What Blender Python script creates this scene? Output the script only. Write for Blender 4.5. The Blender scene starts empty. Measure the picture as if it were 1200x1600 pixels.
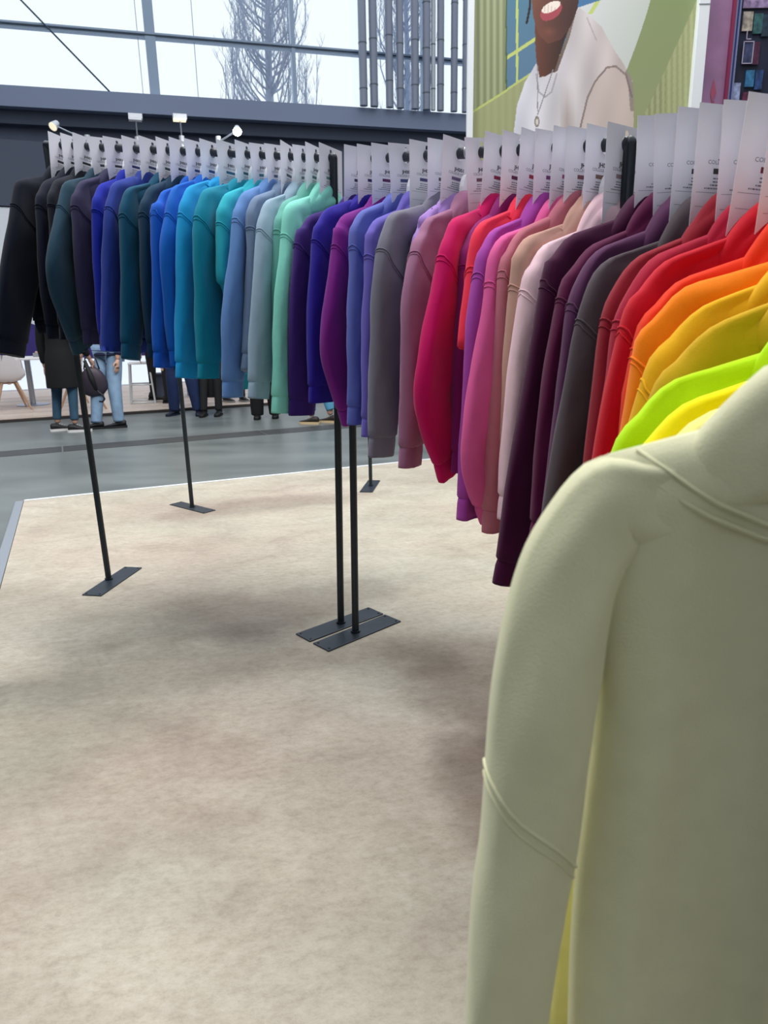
import bpy, bmesh, math, random
import numpy as np
from mathutils import Vector, Matrix, noise

C = bpy.context.scene.collection
PI = math.pi
rnd = random.Random(7)

# ---------------------------------------------------------------- camera
CAM_H = 1.26
FPX = 1101.4
PITCH = 0.2668
ROLL = -0.01828

cam_data = bpy.data.cameras.new('camera')
cam = bpy.data.objects.new('camera', cam_data)
C.objects.link(cam)
cam_data.sensor_fit = 'VERTICAL'
cam_data.sensor_height = 24.0
cam_data.lens = 24.0 * FPX / 1600.0
cam_data.clip_end = 300
cam_data.clip_start = 0.02
cam.location = (0, 0, CAM_H)
cam.matrix_world = (Matrix.Translation((0, 0, CAM_H)) @ Matrix.Rotation(PI / 2 - PITCH, 4, 'X')
                    @ Matrix.Rotation(ROLL, 4, 'Z'))
cam_data.dof.use_dof = True
cam_data.dof.focus_distance = 2.1
cam_data.dof.aperture_fstop = cam_data.lens / 2.6
sc = bpy.context.scene
sc.camera = cam

# ---------------------------------------------------------------- light
world = bpy.data.worlds.new('world')
sc.world = world
world.use_nodes = True
bg = world.node_tree.nodes['Background']
bg.inputs[0].default_value = (0.90, 0.95, 1.0, 1)
bg.inputs[1].default_value = 1.15

def area(name, loc, rot, sx, sy, power, col=(1, 1, 1)):
    l = bpy.data.lights.new(name, 'AREA')
    l.shape = 'RECTANGLE'; l.size = sx; l.size_y = sy; l.energy = power; l.color = col
    o = bpy.data.objects.new(name, l)
    o.location = loc; o.rotation_euler = rot
    C.objects.link(o)
    o['label'] = 'unseen overhead panel added for light from above, standing for hall lamps'
    o['category'] = 'light'
    return o
area('added_top_light', (-2.6, 3.6, 7.5), (0, 0, 0.4), 3, 3, 380, (1, .97, .93))  # overhead panels, unseen, added for stronger light from above
area('added_top_light', (1.2, 5.2, 7.5), (0, 0, 0.4), 3, 3, 360, (1, .97, .93))

sc.view_settings.view_transform = 'Standard'
sc.view_settings.look = 'None'
sc.view_settings.gamma = 1
sc.view_settings.use_curve_mapping = False
sc.view_settings.exposure = 0.0

# ---------------------------------------------------------------- helpers
def lin(h):
    if isinstance(h, str):
        h = h.lstrip('#'); c = [int(h[i:i + 2], 16) / 255 for i in (0, 2, 4)]
    else:
        c = list(h)
    return tuple([(x / 12.92 if x <= .04045 else ((x + .055) / 1.055) ** 2.4) for x in c]) + (1,)

def mat(name, col, rough=.6, metal=0, sheen=0, noise_amt=0, noise_scale=20, bump=0, bump_scale=200,
        emit=0, spec=.5, coat=0):
    m = bpy.data.materials.new(name); m.use_nodes = True
    nt = m.node_tree; b = nt.nodes['Principled BSDF']
    c = lin(col)
    b.inputs['Base Color'].default_value = c
    b.inputs['Roughness'].default_value = rough
    b.inputs['Metallic'].default_value = metal
    b.inputs['Specular IOR Level'].default_value = spec
    if coat: b.inputs['Coat Weight'].default_value = coat
    if sheen:
        b.inputs['Sheen Weight'].default_value = sheen
        b.inputs['Sheen Roughness'].default_value = .5
        b.inputs['Sheen Tint'].default_value = tuple(.5 + .5 * x for x in c[:3]) + (1,)
    tc = nt.nodes.new('ShaderNodeTexCoord')
    if noise_amt:
        n = nt.nodes.new('ShaderNodeTexNoise'); n.inputs['Scale'].default_value = noise_scale
        n.inputs['Detail'].default_value = 4
        nt.links.new(tc.outputs['Object'], n.inputs['Vector'])
        r = nt.nodes.new('ShaderNodeValToRGB')
        r.color_ramp.elements[0].position = .3; r.color_ramp.elements[1].position = .7
        r.color_ramp.elements[0].color = tuple(x * (1 - noise_amt) for x in c[:3]) + (1,)
        r.color_ramp.elements[1].color = tuple(min(1, x * (1 + noise_amt)) for x in c[:3]) + (1,)
        nt.links.new(n.outputs['Fac'], r.inputs['Fac'])
        nt.links.new(r.outputs['Color'], b.inputs['Base Color'])
    if bump:
        n2 = nt.nodes.new('ShaderNodeTexNoise'); n2.inputs['Scale'].default_value = bump_scale
        n2.inputs['Detail'].default_value = 3
        nt.links.new(tc.outputs['Object'], n2.inputs['Vector'])
        bp = nt.nodes.new('ShaderNodeBump'); bp.inputs['Strength'].default_value = bump
        bp.inputs['Distance'].default_value = .002
        nt.links.new(n2.outputs['Fac'], bp.inputs['Height'])
        nt.links.new(bp.outputs['Normal'], b.inputs['Normal'])
    if emit:
        b.inputs['Emission Color'].default_value = c
        b.inputs['Emission Strength'].default_value = emit
    return m

def tag(o, label=None, cat=None, group=None, kind=None):
    if label: o['label'] = label
    if cat: o['category'] = cat
    if group: o['group'] = group
    if kind: o['kind'] = kind
    return o

def link(o, parent=None):
    C.objects.link(o)
    if parent is not None: o.parent = parent
    return o

def meshobj(name, data, material=None, parent=None, smooth=True):
    """data = (verts, faces) -> linked object"""
    me = bpy.data.meshes.new(name)
    me.from_pydata([tuple(map(float, v)) for v in data[0]], [], data[1])
    me.update()
    if smooth: me.polygons.foreach_set('use_smooth', [True] * len(me.polygons))
    if material is not None: me.materials.append(material)
    o = bpy.data.objects.new(name, me)
    return link(o, parent)

def fromme(name, me, parent=None):
    return link(bpy.data.objects.new(name, me), parent)

def empty(name, loc=(0, 0, 0), rz=0):
    o = bpy.data.objects.new(name, None); o.empty_display_size = .1
    o.location = loc; o.rotation_euler = (0, 0, rz)
    return link(o)

class MB:
    def __init__(s): s.v = []; s.f = []
    def add(s, v, f):
        n = len(s.v); s.v += [tuple(x) for x in v]; s.f += [tuple(i + n for i in q) for q in f]; return s
    def box(s, c, d, rz=0, bev=0, M=None):
        x, y, z = [k / 2 for k in d]
        if bev:
            b = min(bev, x * .9, y * .9, z * .9); vv = []
            bm = bmesh.new(); bmesh.ops.create_cube(bm, size=1)
            for v in bm.verts: v.co = Vector((v.co.x * 2 * x, v.co.y * 2 * y, v.co.z * 2 * z))
            bmesh.ops.bevel(bm, geom=list(bm.edges), offset=b, segments=2, affect='EDGES', profile=.5)
            bm.verts.index_update()
            vv = [v.co.copy() for v in bm.verts]; ff = [[v.index for v in f.verts] for f in bm.faces]; bm.free()
        else:
            vv = [Vector((i * x, j * y, k * z)) for i in (-1, 1) for j in (-1, 1) for k in (-1, 1)]
            ff = [(0, 1, 3, 2), (4, 6, 7, 5), (0, 4, 5, 1), (2, 3, 7, 6), (0, 2, 6, 4), (1, 5, 7, 3)]
        R = M if M is not None else Matrix.Rotation(rz, 3, 'Z')
        return s.add([R @ v + Vector(c) for v in vv], ff)
    def tube(s, pts, r, n=10, cap=True, squash=None, closed=False):
        """pts list of 3D, r number or list; squash=(axis vector, factor)"""
        P = [Vector(p) for p in pts]; k = len(P)
        rr = r if isinstance(r, (list, tuple)) else [r] * k
        T = []
        for i in range(k):
            if closed: t = P[(i + 1) % k] - P[i - 1]
            else: t = P[min(i + 1, k - 1)] - P[max(i - 1, 0)]
            T.append(t.normalized() if t.length > 1e-9 else Vector((0, 0, 1)))
        ref = Vector((0, 0, 1)) if abs(T[0].z) < .9 else Vector((1, 0, 0))
        N = T[0].cross(ref).normalized(); vv = []
        for i in range(k):
            N = (N - T[i] * N.dot(T[i])).normalized(); B = T[i].cross(N)
            for j in range(n):
                a = 2 * PI * j / n
                d = N * math.cos(a) * rr[i] + B * math.sin(a) * rr[i]
                vv.append(P[i] + d)
        ff = []
        for i in range(k if closed else k - 1):
            for j in range(n):
                a = i * n + j; b = i * n + (j + 1) % n; i2 = (i + 1) % k
                ff.append((a, b, i2 * n + (j + 1) % n, i2 * n + j))
        if cap and not closed:
            ff.append(tuple(range(n))[::-1]); ff.append(tuple((k - 1) * n + j for j in range(n)))
        return s.add(vv, ff)
    def build(s, name, material=None, parent=None, smooth=False):
        return meshobj(name, (s.v, s.f), material, parent, smooth)

def autosmooth(o, ang=40):
    me = o.data; bm = bmesh.new(); bm.from_mesh(me)
    for e in bm.edges:
        if len(e.link_faces) == 2 and e.calc_face_angle() > math.radians(ang): e.smooth = False
    for f in bm.faces: f.smooth = True
    bm.to_mesh(me); bm.free(); return o

def struct(name, mb, m, parent=None, smooth=False):
    o = mb.build(name, m, parent, smooth)
    if parent is None: o['kind'] = 'structure'
    return o

# ---------------------------------------------------------------- setting: floors
def vinyl_mat():
    m = bpy.data.materials.new('beige_stone_vinyl'); m.use_nodes = True
    nt = m.node_tree; L = nt.links.new; b = nt.nodes['Principled BSDF']
    tc = nt.nodes.new('ShaderNodeTexCoord')
    mp = nt.nodes.new('ShaderNodeMapping'); mp.inputs['Rotation'].default_value = (0, 0, -.4)
    mp.inputs['Scale'].default_value = (.8, 1.25, 1); L(tc.outputs['Object'], mp.inputs['Vector'])
    def nz(scale, det, rough=.6, dist=0):
        n = nt.nodes.new('ShaderNodeTexNoise'); n.inputs['Scale'].default_value = scale
        n.inputs['Detail'].default_value = det; n.inputs['Roughness'].default_value = rough
        n.inputs['Distortion'].default_value = dist
        L(mp.outputs['Vector'], n.inputs['Vector']); return n
    def ramp(src, els):
        r = nt.nodes.new('ShaderNodeValToRGB'); L(src, r.inputs['Fac'])
        while len(r.color_ramp.elements) < len(els): r.color_ramp.elements.new(.5)
        for e, (p, c) in zip(r.color_ramp.elements, els): e.position = p; e.color = lin(c)
        return r
    def mix(mode, fac, a, bb):
        x = nt.nodes.new('ShaderNodeMix'); x.data_type = 'RGBA'; x.blend_type = mode
        if isinstance(fac, float): x.inputs['Factor'].default_value = fac
        else: L(fac, x.inputs['Factor'])
        L(a, x.inputs[6]); L(bb, x.inputs[7]); return x.outputs[2]
    big = ramp(nz(1.3, 6, .62, .6).outputs['Fac'], [(.26, '#bcb3ac'), (.42, '#c9c3ba'), (.56, '#d1ccc3'), (.74, '#dedbd4')])
    hue = ramp(nz(.8, 3, .5).outputs['Fac'], [(.35, '#f4e6e2'), (.5, '#f0eee6'), (.65, '#dfe8e2')])
    c = mix('MULTIPLY', .5, big.outputs['Color'], hue.outputs['Color'])
    fine = ramp(nz(30, 10, .85).outputs['Fac'], [(.30, '#b4aca4'), (.5, '#e6e2da'), (.68, '#ffffff')])
    c = mix('MULTIPLY', .75, c, fine.outputs['Color'])
    mid = ramp(nz(4, 7, .66, .5).outputs['Fac'], [(.30, '#cfc9c4'), (.5, '#f0edea'), (.68, '#ffffff')])
    c = mix('MULTIPLY', .55, c, mid.outputs['Color'])
    # darker soft-edged clouds multiplied into the vinyl colour
    def blob(cx, cy, rx, ry, rot, col, amt, c):
        mm = nt.nodes.new('ShaderNodeMapping'); mm.vector_type = 'TEXTURE'
        mm.inputs['Location'].default_value = (cx, cy, 0); mm.inputs['Rotation'].default_value = (0, 0, rot)
        mm.inputs['Scale'].default_value = (rx, ry, 1)
        L(tc.outputs['Object'], mm.inputs['Vector'])
        n = nt.nodes.new('ShaderNodeTexNoise'); n.inputs['Scale'].default_value = 2.6; n.inputs['Detail'].default_value = 6
        L(tc.outputs['Object'], n.inputs['Vector'])
        va = nt.nodes.new('ShaderNodeVectorMath'); va.operation = 'LENGTH'; L(mm.outputs['Vector'], va.inputs[0])
        ad = nt.nodes.new('ShaderNodeMath'); ad.operation = 'MULTIPLY_ADD'; ad.inputs[1].default_value = 1.5
        L(n.outputs['Fac'], ad.inputs[0]); L(va.outputs['Value'], ad.inputs[2])
        mr = nt.nodes.new('ShaderNodeMapRange'); mr.interpolation_type = 'SMOOTHSTEP'
        mr.inputs['From Min'].default_value = 1.15; mr.inputs['From Max'].default_value = 2.0
        mr.inputs['To Min'].default_value = amt; mr.inputs['To Max'].default_value = 0
        L(ad.outputs[0], mr.inputs['Value'])
        rgb = nt.nodes.new('ShaderNodeRGB'); rgb.outputs[0].default_value = lin(col)
        return mix('MULTIPLY', mr.outputs[0], c, rgb.outputs[0])
    for args in VINYL_CLOUDS: c = blob(*args, c)
    # black specks
    vo = nt.nodes.new('ShaderNodeTexVoronoi'); vo.inputs['Scale'].default_value = 42
    L(tc.outputs['Object'], vo.inputs['Vector'])
    sp = ramp(vo.outputs['Distance'], [(.03, '#8d857d'), (.06, '#ffffff')])
    c = mix('MULTIPLY', .35, c, sp.outputs['Color'])
    L(c, b.inputs['Base Color'])
    b.inputs['Roughness'].default_value = .55; b.inputs['Specular IOR Level'].default_value = .3
    bp = nt.nodes.new('ShaderNodeBump'); bp.inputs['Strength'].default_value = .08; bp.inputs['Distance'].default_value = .002
    L(nz(120, 3).outputs['Fac'], bp.inputs['Height']); L(bp.outputs['Normal'], b.inputs['Normal'])
    return m

VINYL_CLOUDS = [(-.60, 2.95, .85, .30, .35, '#b4b2b2', .6), (-.85, 2.45, .7, .30, .3, '#b6bab8', .5),
                (.33, 2.15, .60, .20, -1.0, '#aba09c', .7), (.30, 1.65, .35, .16, -1.3, '#a4968f', .7), (.2, 2.5, .5, .2, -.3, '#b9aea9', .5), (-.9, 1.5, .6, .4, .8, '#d6c8c6', .5), (-1.2, 2.0, .5, .4, .8, '#c6ccc6', .6),
                (-.75, 4.9, .9, .25, .4, '#b4a8a6', .5)]

def concrete_mat():
    m = bpy.data.materials.new('polished_grey_concrete'); m.use_nodes = True
    nt = m.node_tree; L = nt.links.new; b = nt.nodes['Principled BSDF']
    tc = nt.nodes.new('ShaderNodeTexCoord')
    mp = nt.nodes.new('ShaderNodeMapping'); mp.inputs['Rotation'].default_value = (0, 0, -.4)
    mp.inputs['Scale'].default_value = (.5, 1.4, 1); L(tc.outputs['Object'], mp.inputs['Vector'])
    n = nt.nodes.new('ShaderNodeTexNoise'); n.inputs['Scale'].default_value = 1.6; n.inputs['Detail'].default_value = 6
    L(mp.outputs['Vector'], n.inputs['Vector'])
    r = nt.nodes.new('ShaderNodeValToRGB'); L(n.outputs['Fac'], r.inputs['Fac'])
    r.color_ramp.elements[0].position = .3; r.color_ramp.elements[0].color = lin('#5d6465')
    r.color_ramp.elements[1].position = .7; r.color_ramp.elements[1].color = lin('#757c7c')
    L(r.outputs['Color'], b.inputs['Base Color'])
    r2 = nt.nodes.new('ShaderNodeMapRange'); r2.inputs['To Min'].default_value = .26; r2.inputs['To Max'].default_value = .46
    L(n.outputs['Fac'], r2.inputs['Value']); L(r2.outputs[0], b.inputs['Roughness'])
    return m

M_vinyl = vinyl_mat(); M_conc = concrete_mat()
M_strip = mat('dark_floor_channel', '#3a3c3e', .5, noise_amt=.15, noise_scale=3)
M_alu = mat('brushed_aluminium_edge', '#b4bcc6', .35, metal=.7)
M_wood = mat('pale_oak_laminate', '#b9a79a', .45, noise_amt=.12, noise_scale=6)

# hall floor (slightly lower than the stand floor)
HF = -.02
mb = MB(); mb.add([(-30, -12, HF), (25, -12, HF), (25, 26, HF), (-30, 26, HF)], [(0, 1, 2, 3)])
struct('floor', mb, M_conc)

ang = math.radians(22.9)
ux = Vector((math.cos(ang), math.sin(ang), 0)); uy = Vector((math.sin(ang), -math.cos(ang), 0))   # along far edge; towards camera
corner = Vector((-2.68, 5.10, 0))
def quad_slab(name, o, a, b, z0, z1, m, inset=0):
    p = [o, o + a, o + a + b, o + b]
    vv = [Vector((q.x, q.y, z0)) for q in p] + [Vector((q.x, q.y, z1)) for q in p]
    mb = MB(); mb.add(vv, [(0, 1, 2, 3)[::-1], (4, 5, 6, 7), (0, 1, 5, 4), (1, 2, 6, 5), (2, 3, 7, 6), (3, 0, 4, 7)])
    return struct(name, mb, m)
quad_slab('floor_platform', corner, ux * 11, uy * 11, HF, 0, M_vinyl)
# metal edge profiles round the vinyl
mb = MB()
def strip(mb, a, b, w, z, h):
    d = (b - a).normalized(); n = Vector((-d.y, d.x, 0)) * w / 2; c = (a + b) / 2
    mb.box((c.x, c.y, z + h / 2), ((b - a).length, w, h), math.atan2(d.y, d.x), bev=.002)
strip(mb, corner - ux * .03, corner - ux * .03 + uy * 11, .055, HF, .026)
struct('trim_1', mb, M_alu)
mb = MB(); strip(mb, corner - uy * .012, corner - uy * .012 + ux * 11, .03, HF, .026)
struct('trim_2', mb, mat('white_edge_profile', '#e6eaee', .4))
# dark drainage channel across the aisle
p0 = Vector((-3.97, 7.23, 0)); p1 = Vector((-.6, 8.74, 0)); d = (p1 - p0).normalized()
for k in range(7):   # cover plates of the channel
    a = p0 + d * (-6.0 + 2.2 * k); bq = a + d * 2.185
    mb = MB(); strip(mb, a, bq, .36, HF - .002, .006)
    o = struct('trim_3', mb, M_strip) if k == 0 else meshobj('cover_plate', (mb.v, mb.f), M_strip, chan, False)
    if k == 0: chan = o

# booth floor opposite: oak boards on a low deck
BD = d; BN = Vector((-d.y, d.x, 0))
q0 = Vector((-5.23, 9.66, 0))
boff = q0
M_plank = [mat('oak_plank_%d' % i, c, .5, noise_amt=.1, noise_scale=9) for i, c in enumerate(('#c2b1a6', '#baa89c', '#c8b9ae'))]
deck = MB()
cdeck = boff + BD * 0 + BN * 3
deck.box((cdeck.x, cdeck.y, HF + .02), (16, 6.0, .04), math.atan2(d.y, d.x))
deck_o = struct('floor_booth', deck, mat('deck_side', '#3a3534', .7))
for r_ in range(16):
    off = -8 + (r_ % 3) * -.6
    while off < 7.4:
        Lp = 1.8; x0 = max(off, -8)
        c = boff + BD * (x0 + Lp / 2) + BN * (.01 + .1 + r_ * .2 - .0)
        m_ = MB(); m_.box((c.x, c.y, HF + .043), (Lp - .004, .196, .008), math.atan2(d.y, d.x))
        meshobj('plank', (m_.v, m_.f), M_plank[(r_ * 7 + int(off * 3)) % 3], deck_o, False)
        off += Lp
# remaining back half of the deck, plain
m_ = MB(); c = boff + BD * 0 + BN * 4.6
m_.box((c.x, c.y, HF + .043), (16, 2.7, .008), math.atan2(d.y, d.x)); m_.build('plank', M_plank[0], deck_o)
DZ = HF + .047   # top of the deck

# ---------------------------------------------------------------- hall walls and window front
M_dark = mat('veiled_slate_cladding', '#566179', .6, noise_amt=.08, noise_scale=1)  # bluish glare veil lightens the slate in its base colour
M_dark2 = mat('veiled_slate_beam', '#8c9ab8', .5)  # beam tone lifted to imitate the same bluish veil
M_side = mat('hall_side_wall', '#484c54', .8)
WA = Vector((-8.0, 16.89, 0)); WB = Vector((2.28, 19.80, 0)); wd = (WB - WA).normalized(); wn = Vector((-wd.y, wd.x, 0)); wrz = math.atan2(wd.y, wd.x)
def wallbox(name, s0, s1, z0, z1, off, th, m, parent=None, bev=0):
    c = WA + wd * ((s0 + s1) / 2) + wn * (off + th / 2)
    mb = MB(); mb.box((c.x, c.y, (z0 + z1) / 2), (s1 - s0, th, z1 - z0), wrz, bev=bev)
    return struct(name, mb, m, parent) if parent is None else meshobj(name, (mb.v, mb.f), m, parent, False)
SILL = 6.18
wallbox('wall_back', -12, 24, HF, 5.55, .35, .3, M_dark)
wallbox('trim_4', -12, 24, 5.78, SILL, -.15, .8, M_dark2)
wallbox('trim_5', -12, 24, 5.50, 5.775, .10, .55, mat('beam_shadow_band', '#4a5468', .7))  # dark tone paints the shadow band below the beam
cl = wallbox('trim_6', -12, 24, 4.05, 4.10, .33, .02, mat('cladding_joint', '#20262e', .7))
# window: frame posts, transoms, panes
M_frame = mat('blue_grey_window_frame', '#a4b8d0', .5, metal=.2)
M_glass = bpy.data.materials.new('window_glass'); M_glass.use_nodes = True
nt = M_glass.node_tree; nt.nodes.clear()
out = nt.nodes.new('ShaderNodeOutputMaterial'); mx = nt.nodes.new('ShaderNodeMixShader')
tr = nt.nodes.new('ShaderNodeBsdfTransparent'); gl = nt.nodes.new('ShaderNodeBsdfGlossy'); gl.inputs['Roughness'].default_value = .02
tr.inputs[0].default_value = (.96, .99, 1, 1)
mx.inputs[0].default_value = .04
nt.links.new(tr.outputs[0], mx.inputs[1]); nt.links.new(gl.outputs[0], mx.inputs[2]); nt.links.new(mx.outputs[0], out.inputs[0])
posts = [-9.2, -6.1, -3.0+.0, 3.16, 6.33, 7.75+.0, 9.6, 12.7, 15.8]
WIN_TOP = 11.0
wfr = wallbox('window_1', -12, 24, WIN_TOP, WIN_TOP + .3, 0, .3, M_frame)
def wf(name, s0, s1, z0, z1, off=0, th=.12, m=M_frame): return wallbox(name, s0, s1, z0, z1, off, th, m, wfr)
for s, w in ((-9.2, .2), (-3.1, .2), (3.16, .22), (6.33, .09), (9.6, .2), (12.7, .09), (15.8, .2), (21, .2)):
    wf('mullion', s - w / 2, s + w / 2, SILL, WIN_TOP, -.02, .2)
for z in (7.38, 9.3):
    wf('transom', -12, 24, z - .06, z + .06, 0, .14)
    wf('transom_glazing_bar', -12, 24, z - .012, z + .012, -.03, .02, mat('dark_bar', '#36485a', .5))  # thin darker line along the middle of each transom
xs = [-9.2, -3.1, 3.16, 6.33, 9.6, 12.7, 15.8, 21]
zs = [SILL, 7.38, 9.3, WIN_TOP]
for i in range(len(xs) - 1):
    for j in range(3):
        wf('pane', xs[i] + .06, xs[i + 1] - .06, zs[j] + .03, zs[j + 1] - .03, .05, .01, M_glass)
# thin sealed joints between panes
for s in (-.9, 1.0 + 1.9, 4.1, 8.9 - .15):
    wf('pane_joint', s - .008, s + .008, SILL, WIN_TOP, .03, .01, mat('silicone_joint', '#b9c6cf', .6))
# steel tie rod crossing the first bay
a = WA + wd * -.9 + Vector((0, 0, 9.4)) + wn * -.05; a2 = WA + wd * 2.2 + Vector((0, 0, 6.20)) + wn * -.05
mb = MB(); mb.tube([a, a2], .018, 8); o = mb.build('tie_rod', mat('tie_rod_steel', '#4a5a72', .5), wfr, True)
# vertical duct tubes in front of the glazing
M_duct = mat('glare_lifted_duct_tube', '#959db0', .45, metal=.3)  # grey lifted to imitate glare from the bright window
M_ductj = mat('duct_joint', '#6c7482', .5)
GP = [(-.38, .085), (-.13, .085), (.24, .08), (.50, .08), (.86, .085), (1.14, .085), (1.31, .05), (1.49, .075), (1.83, .075), (2.12, .075)]
for i, (x, r) in enumerate(GP):
    s = (x + 8.0) / wd.x
    base = WA + wd * s + wn * -.28
    o = empty('duct_pipe', (base.x, base.y, SILL))
    tag(o, ['leftmost of the ten upright grey ducts before the window', 'second upright grey duct from the left before the window',
            'third upright grey duct from the left before the window', 'fourth upright grey duct from the left before the window',
            'fifth upright grey duct from the left before the window', 'sixth upright grey duct from the left, beside the thin one',
            'thinnest paler upright duct, seventh from the left', 'eighth upright grey duct, right of the thin pale one',
            'ninth upright grey duct, second nearest the green poster', 'rightmost upright grey duct, nearest the green poster'][i],
        'pipe', 'upright ducts before the window')
    m = M_duct if i != 6 else mat('light_duct', '#c9d0dc', .45, metal=.2)
    mb = MB(); r *= 1.14; mb.tube([(0, 0, 0), (0, 0, 4.6)], r, 14); autosmooth(mb.build('tube', m, o))
    z = .35 + (i * 37 % 5) * .05
    while z < 4.5:
        mb = MB(); mb.tube([(0, 0, z), (0, 0, z + .025)], r * 1.06, 14); autosmooth(mb.build('joint_ring', M_ductj, o)); z += .95
# side walls of the hall, unseen, made tall and dark to block side light
for nm, x0, y0, x1, y1 in (('wall_left', -16, -10, -16, 15), ('wall_right', 15, -10, 15, 24), ('wall_front', -16, -10, 15, -10)):
    mb = MB(); L_ = math.hypot(x1 - x0, y1 - y0)
    mb.box(((x0 + x1) / 2, (y0 + y1) / 2, 6.0 + HF), (L_, .3, 12), math.atan2(y1 - y0, x1 - x0)); struct(nm, mb, M_side)

# ---------------------------------------------------------------- bare trees outside
M_bark = mat('hazed_bark', '#a9b4cc', .9)  # haze in front of the trees mixed into the bark colour
def tree(loc, h, spread, seed, n1, label):
    o = empty('bare_tree', loc); tag(o, label, 'tree', 'bare poplars outside the window')
    r = random.Random(seed)
    mb = MB(); pts = [(math.sin(k * .7 + seed) * .06, 0, h * k / 10) for k in range(11)]
    mb.tube(pts, [.16 * (1 - k / 11) + .01 for k in range(11)], 7); mb.build('trunk', M_bark, o, True)
    mb = MB()
    for i in range(n1):
        z0 = h * (.02 + .85 * r.random()); az = r.random() * 2 * PI
        Lb = (h * .42) * (1 - z0 / h * .55) * r.uniform(.7, 1.1)
        p = Vector((0, 0, z0)); dirv = Vector((math.cos(az) * .75, math.sin(az) * .75, .65)).normalized()
        pts = [p.copy()]; w = spread * (1 - (z0 / h) ** 2 * .6)
        for k in range(7):
            out_ = Vector((math.cos(az), math.sin(az), 0)) * max(0, (1.25 - k * .32)) * spread / 1.3
            dirv = (Vector((0, 0, 1)) + out_ + Vector((r.uniform(-.16, .16), r.uniform(-.16, .16), 0))).normalized()
            p = p + dirv * Lb / 7; pts.append(p.copy())
            if k > 0:
                for q in range(2):
                    a2 = r.random() * 2 * PI
                    d2 = Vector((math.cos(a2) * .5, math.sin(a2) * .5, .9)).normalized()
                    e = p + d2 * r.uniform(.25, .7); mid = (p + e) / 2 + Vector((math.cos(a2), math.sin(a2), 0)) * .06
                    mb.tube([p, mid, e], [.007, .006, .004], 3, cap=False)
                    for qq in range(2):
                        a3 = r.random() * 2 * PI
                        mb.tube([mid, mid + Vector((math.cos(a3) * .14, math.sin(a3) * .14, .3))], [.006, .003], 3, cap=False)
        mb.tube(pts, [.03 * (1 - k / 9) + .004 for k in range(len(pts))], 4, cap=False)
    b = mb.build('twigs', M_bark, o); b['kind'] = 'stuff'
tree((-3.4, 25.5, 5.2), 9.5, 1.55, 3, 105, 'large bare poplar outside, crossed by the thin window mullion')
tree((1.05, 28.0, 5.5), 9.5, 1.1, 11, 50, 'smaller bare poplar outside, seen between the ducts')

# ---------------------------------------------------------------- booth wall opposite, with graphics
BW = Vector((-6.86, 14.25, 0)); bwd = BD; bwn = BN; bwrz = math.atan2(BD.y, BD.x)
def bwbox(mb, s0, s1, z0, z1, off, th):
    c = BW + bwd * ((s0 + s1) / 2) + bwn * (off + th / 2)
    mb.box((c.x, c.y, (z0 + z1) / 2), (s1 - s0, th, z1 - z0), bwrz); return mb
M_white = mat('white_booth_panel', '#e4ecf6', .5)
M_lightbox = mat('backlit_white_panel', '#dce8f8', .5, emit=.55)
M_purple = mat('purple_print', '#2a2070', .6, noise_amt=.2, noise_scale=2)
M_navyp = mat('navy_print', '#1c1f4a', .6)
bw = bwbox(MB(), -3, 6.6, DZ, 3.4, 0, .12); bwo = struct('wall_booth', bw, M_white)
for k in range(8):
    m_ = bwbox(MB(), -2.9 + k * 1.17, -2.9 + k * 1.17 + 1.16, DZ + .02, .62, -.03, .03); m_.build('lit_panel', M_lightbox, bwo)
    m_ = bwbox(MB(), -2.9 + k * 1.17, -2.9 + k * 1.17 + 1.16, .63, 3.38, -.03, .03); m_.build('wall_panel', M_white, bwo)
# purple mountain print
def bwpoly(name, pts, m, off):
    vv = []
    for s, z in pts:
        p = BW + bwd * s + bwn * off; vv.append((p.x, p.y, z))
    for s, z in pts:
        p = BW + bwd * s + bwn * (off + .006); vv.append((p.x, p.y, z))
    n = len(pts)
    ff = [tuple(range(n)), tuple(range(2 * n - 1, n - 1, -1))] + [(i, i + n, (i + 1) % n + n, (i + 1) % n) for i in range(n)]
    return meshobj(name, (vv, ff), m, bwo, False)
bwpoly('purple_peak_print', [(-.75, .62), (-.45, 1.2), (-.2, 1.55), (.05, 1.3), (.5, 1.15), (1.2, 1.0), (2.6, .9), (2.6, .62)], M_purple, -.042)
bwpoly('dark_print', [(-2.6, .62), (-2.5, 1.4), (-1.8, 1.7), (-1.3, 1.2), (-.8, .62)], M_navyp, -.041)
# dark header above the booth wall that carries the arm lamps
hb = bwbox(MB(), -3, 10, 3.42, 4.55, -.05, .2); struct('trim_7', hb, mat('dark_header', '#4a5468', .7))
for k in range(6):
    hb = bwbox(MB(), .3 + k * 1.9, .42 + k * 1.9, DZ, 3.42, .15, .1); struct('trim_8', hb, M_dark)

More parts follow.
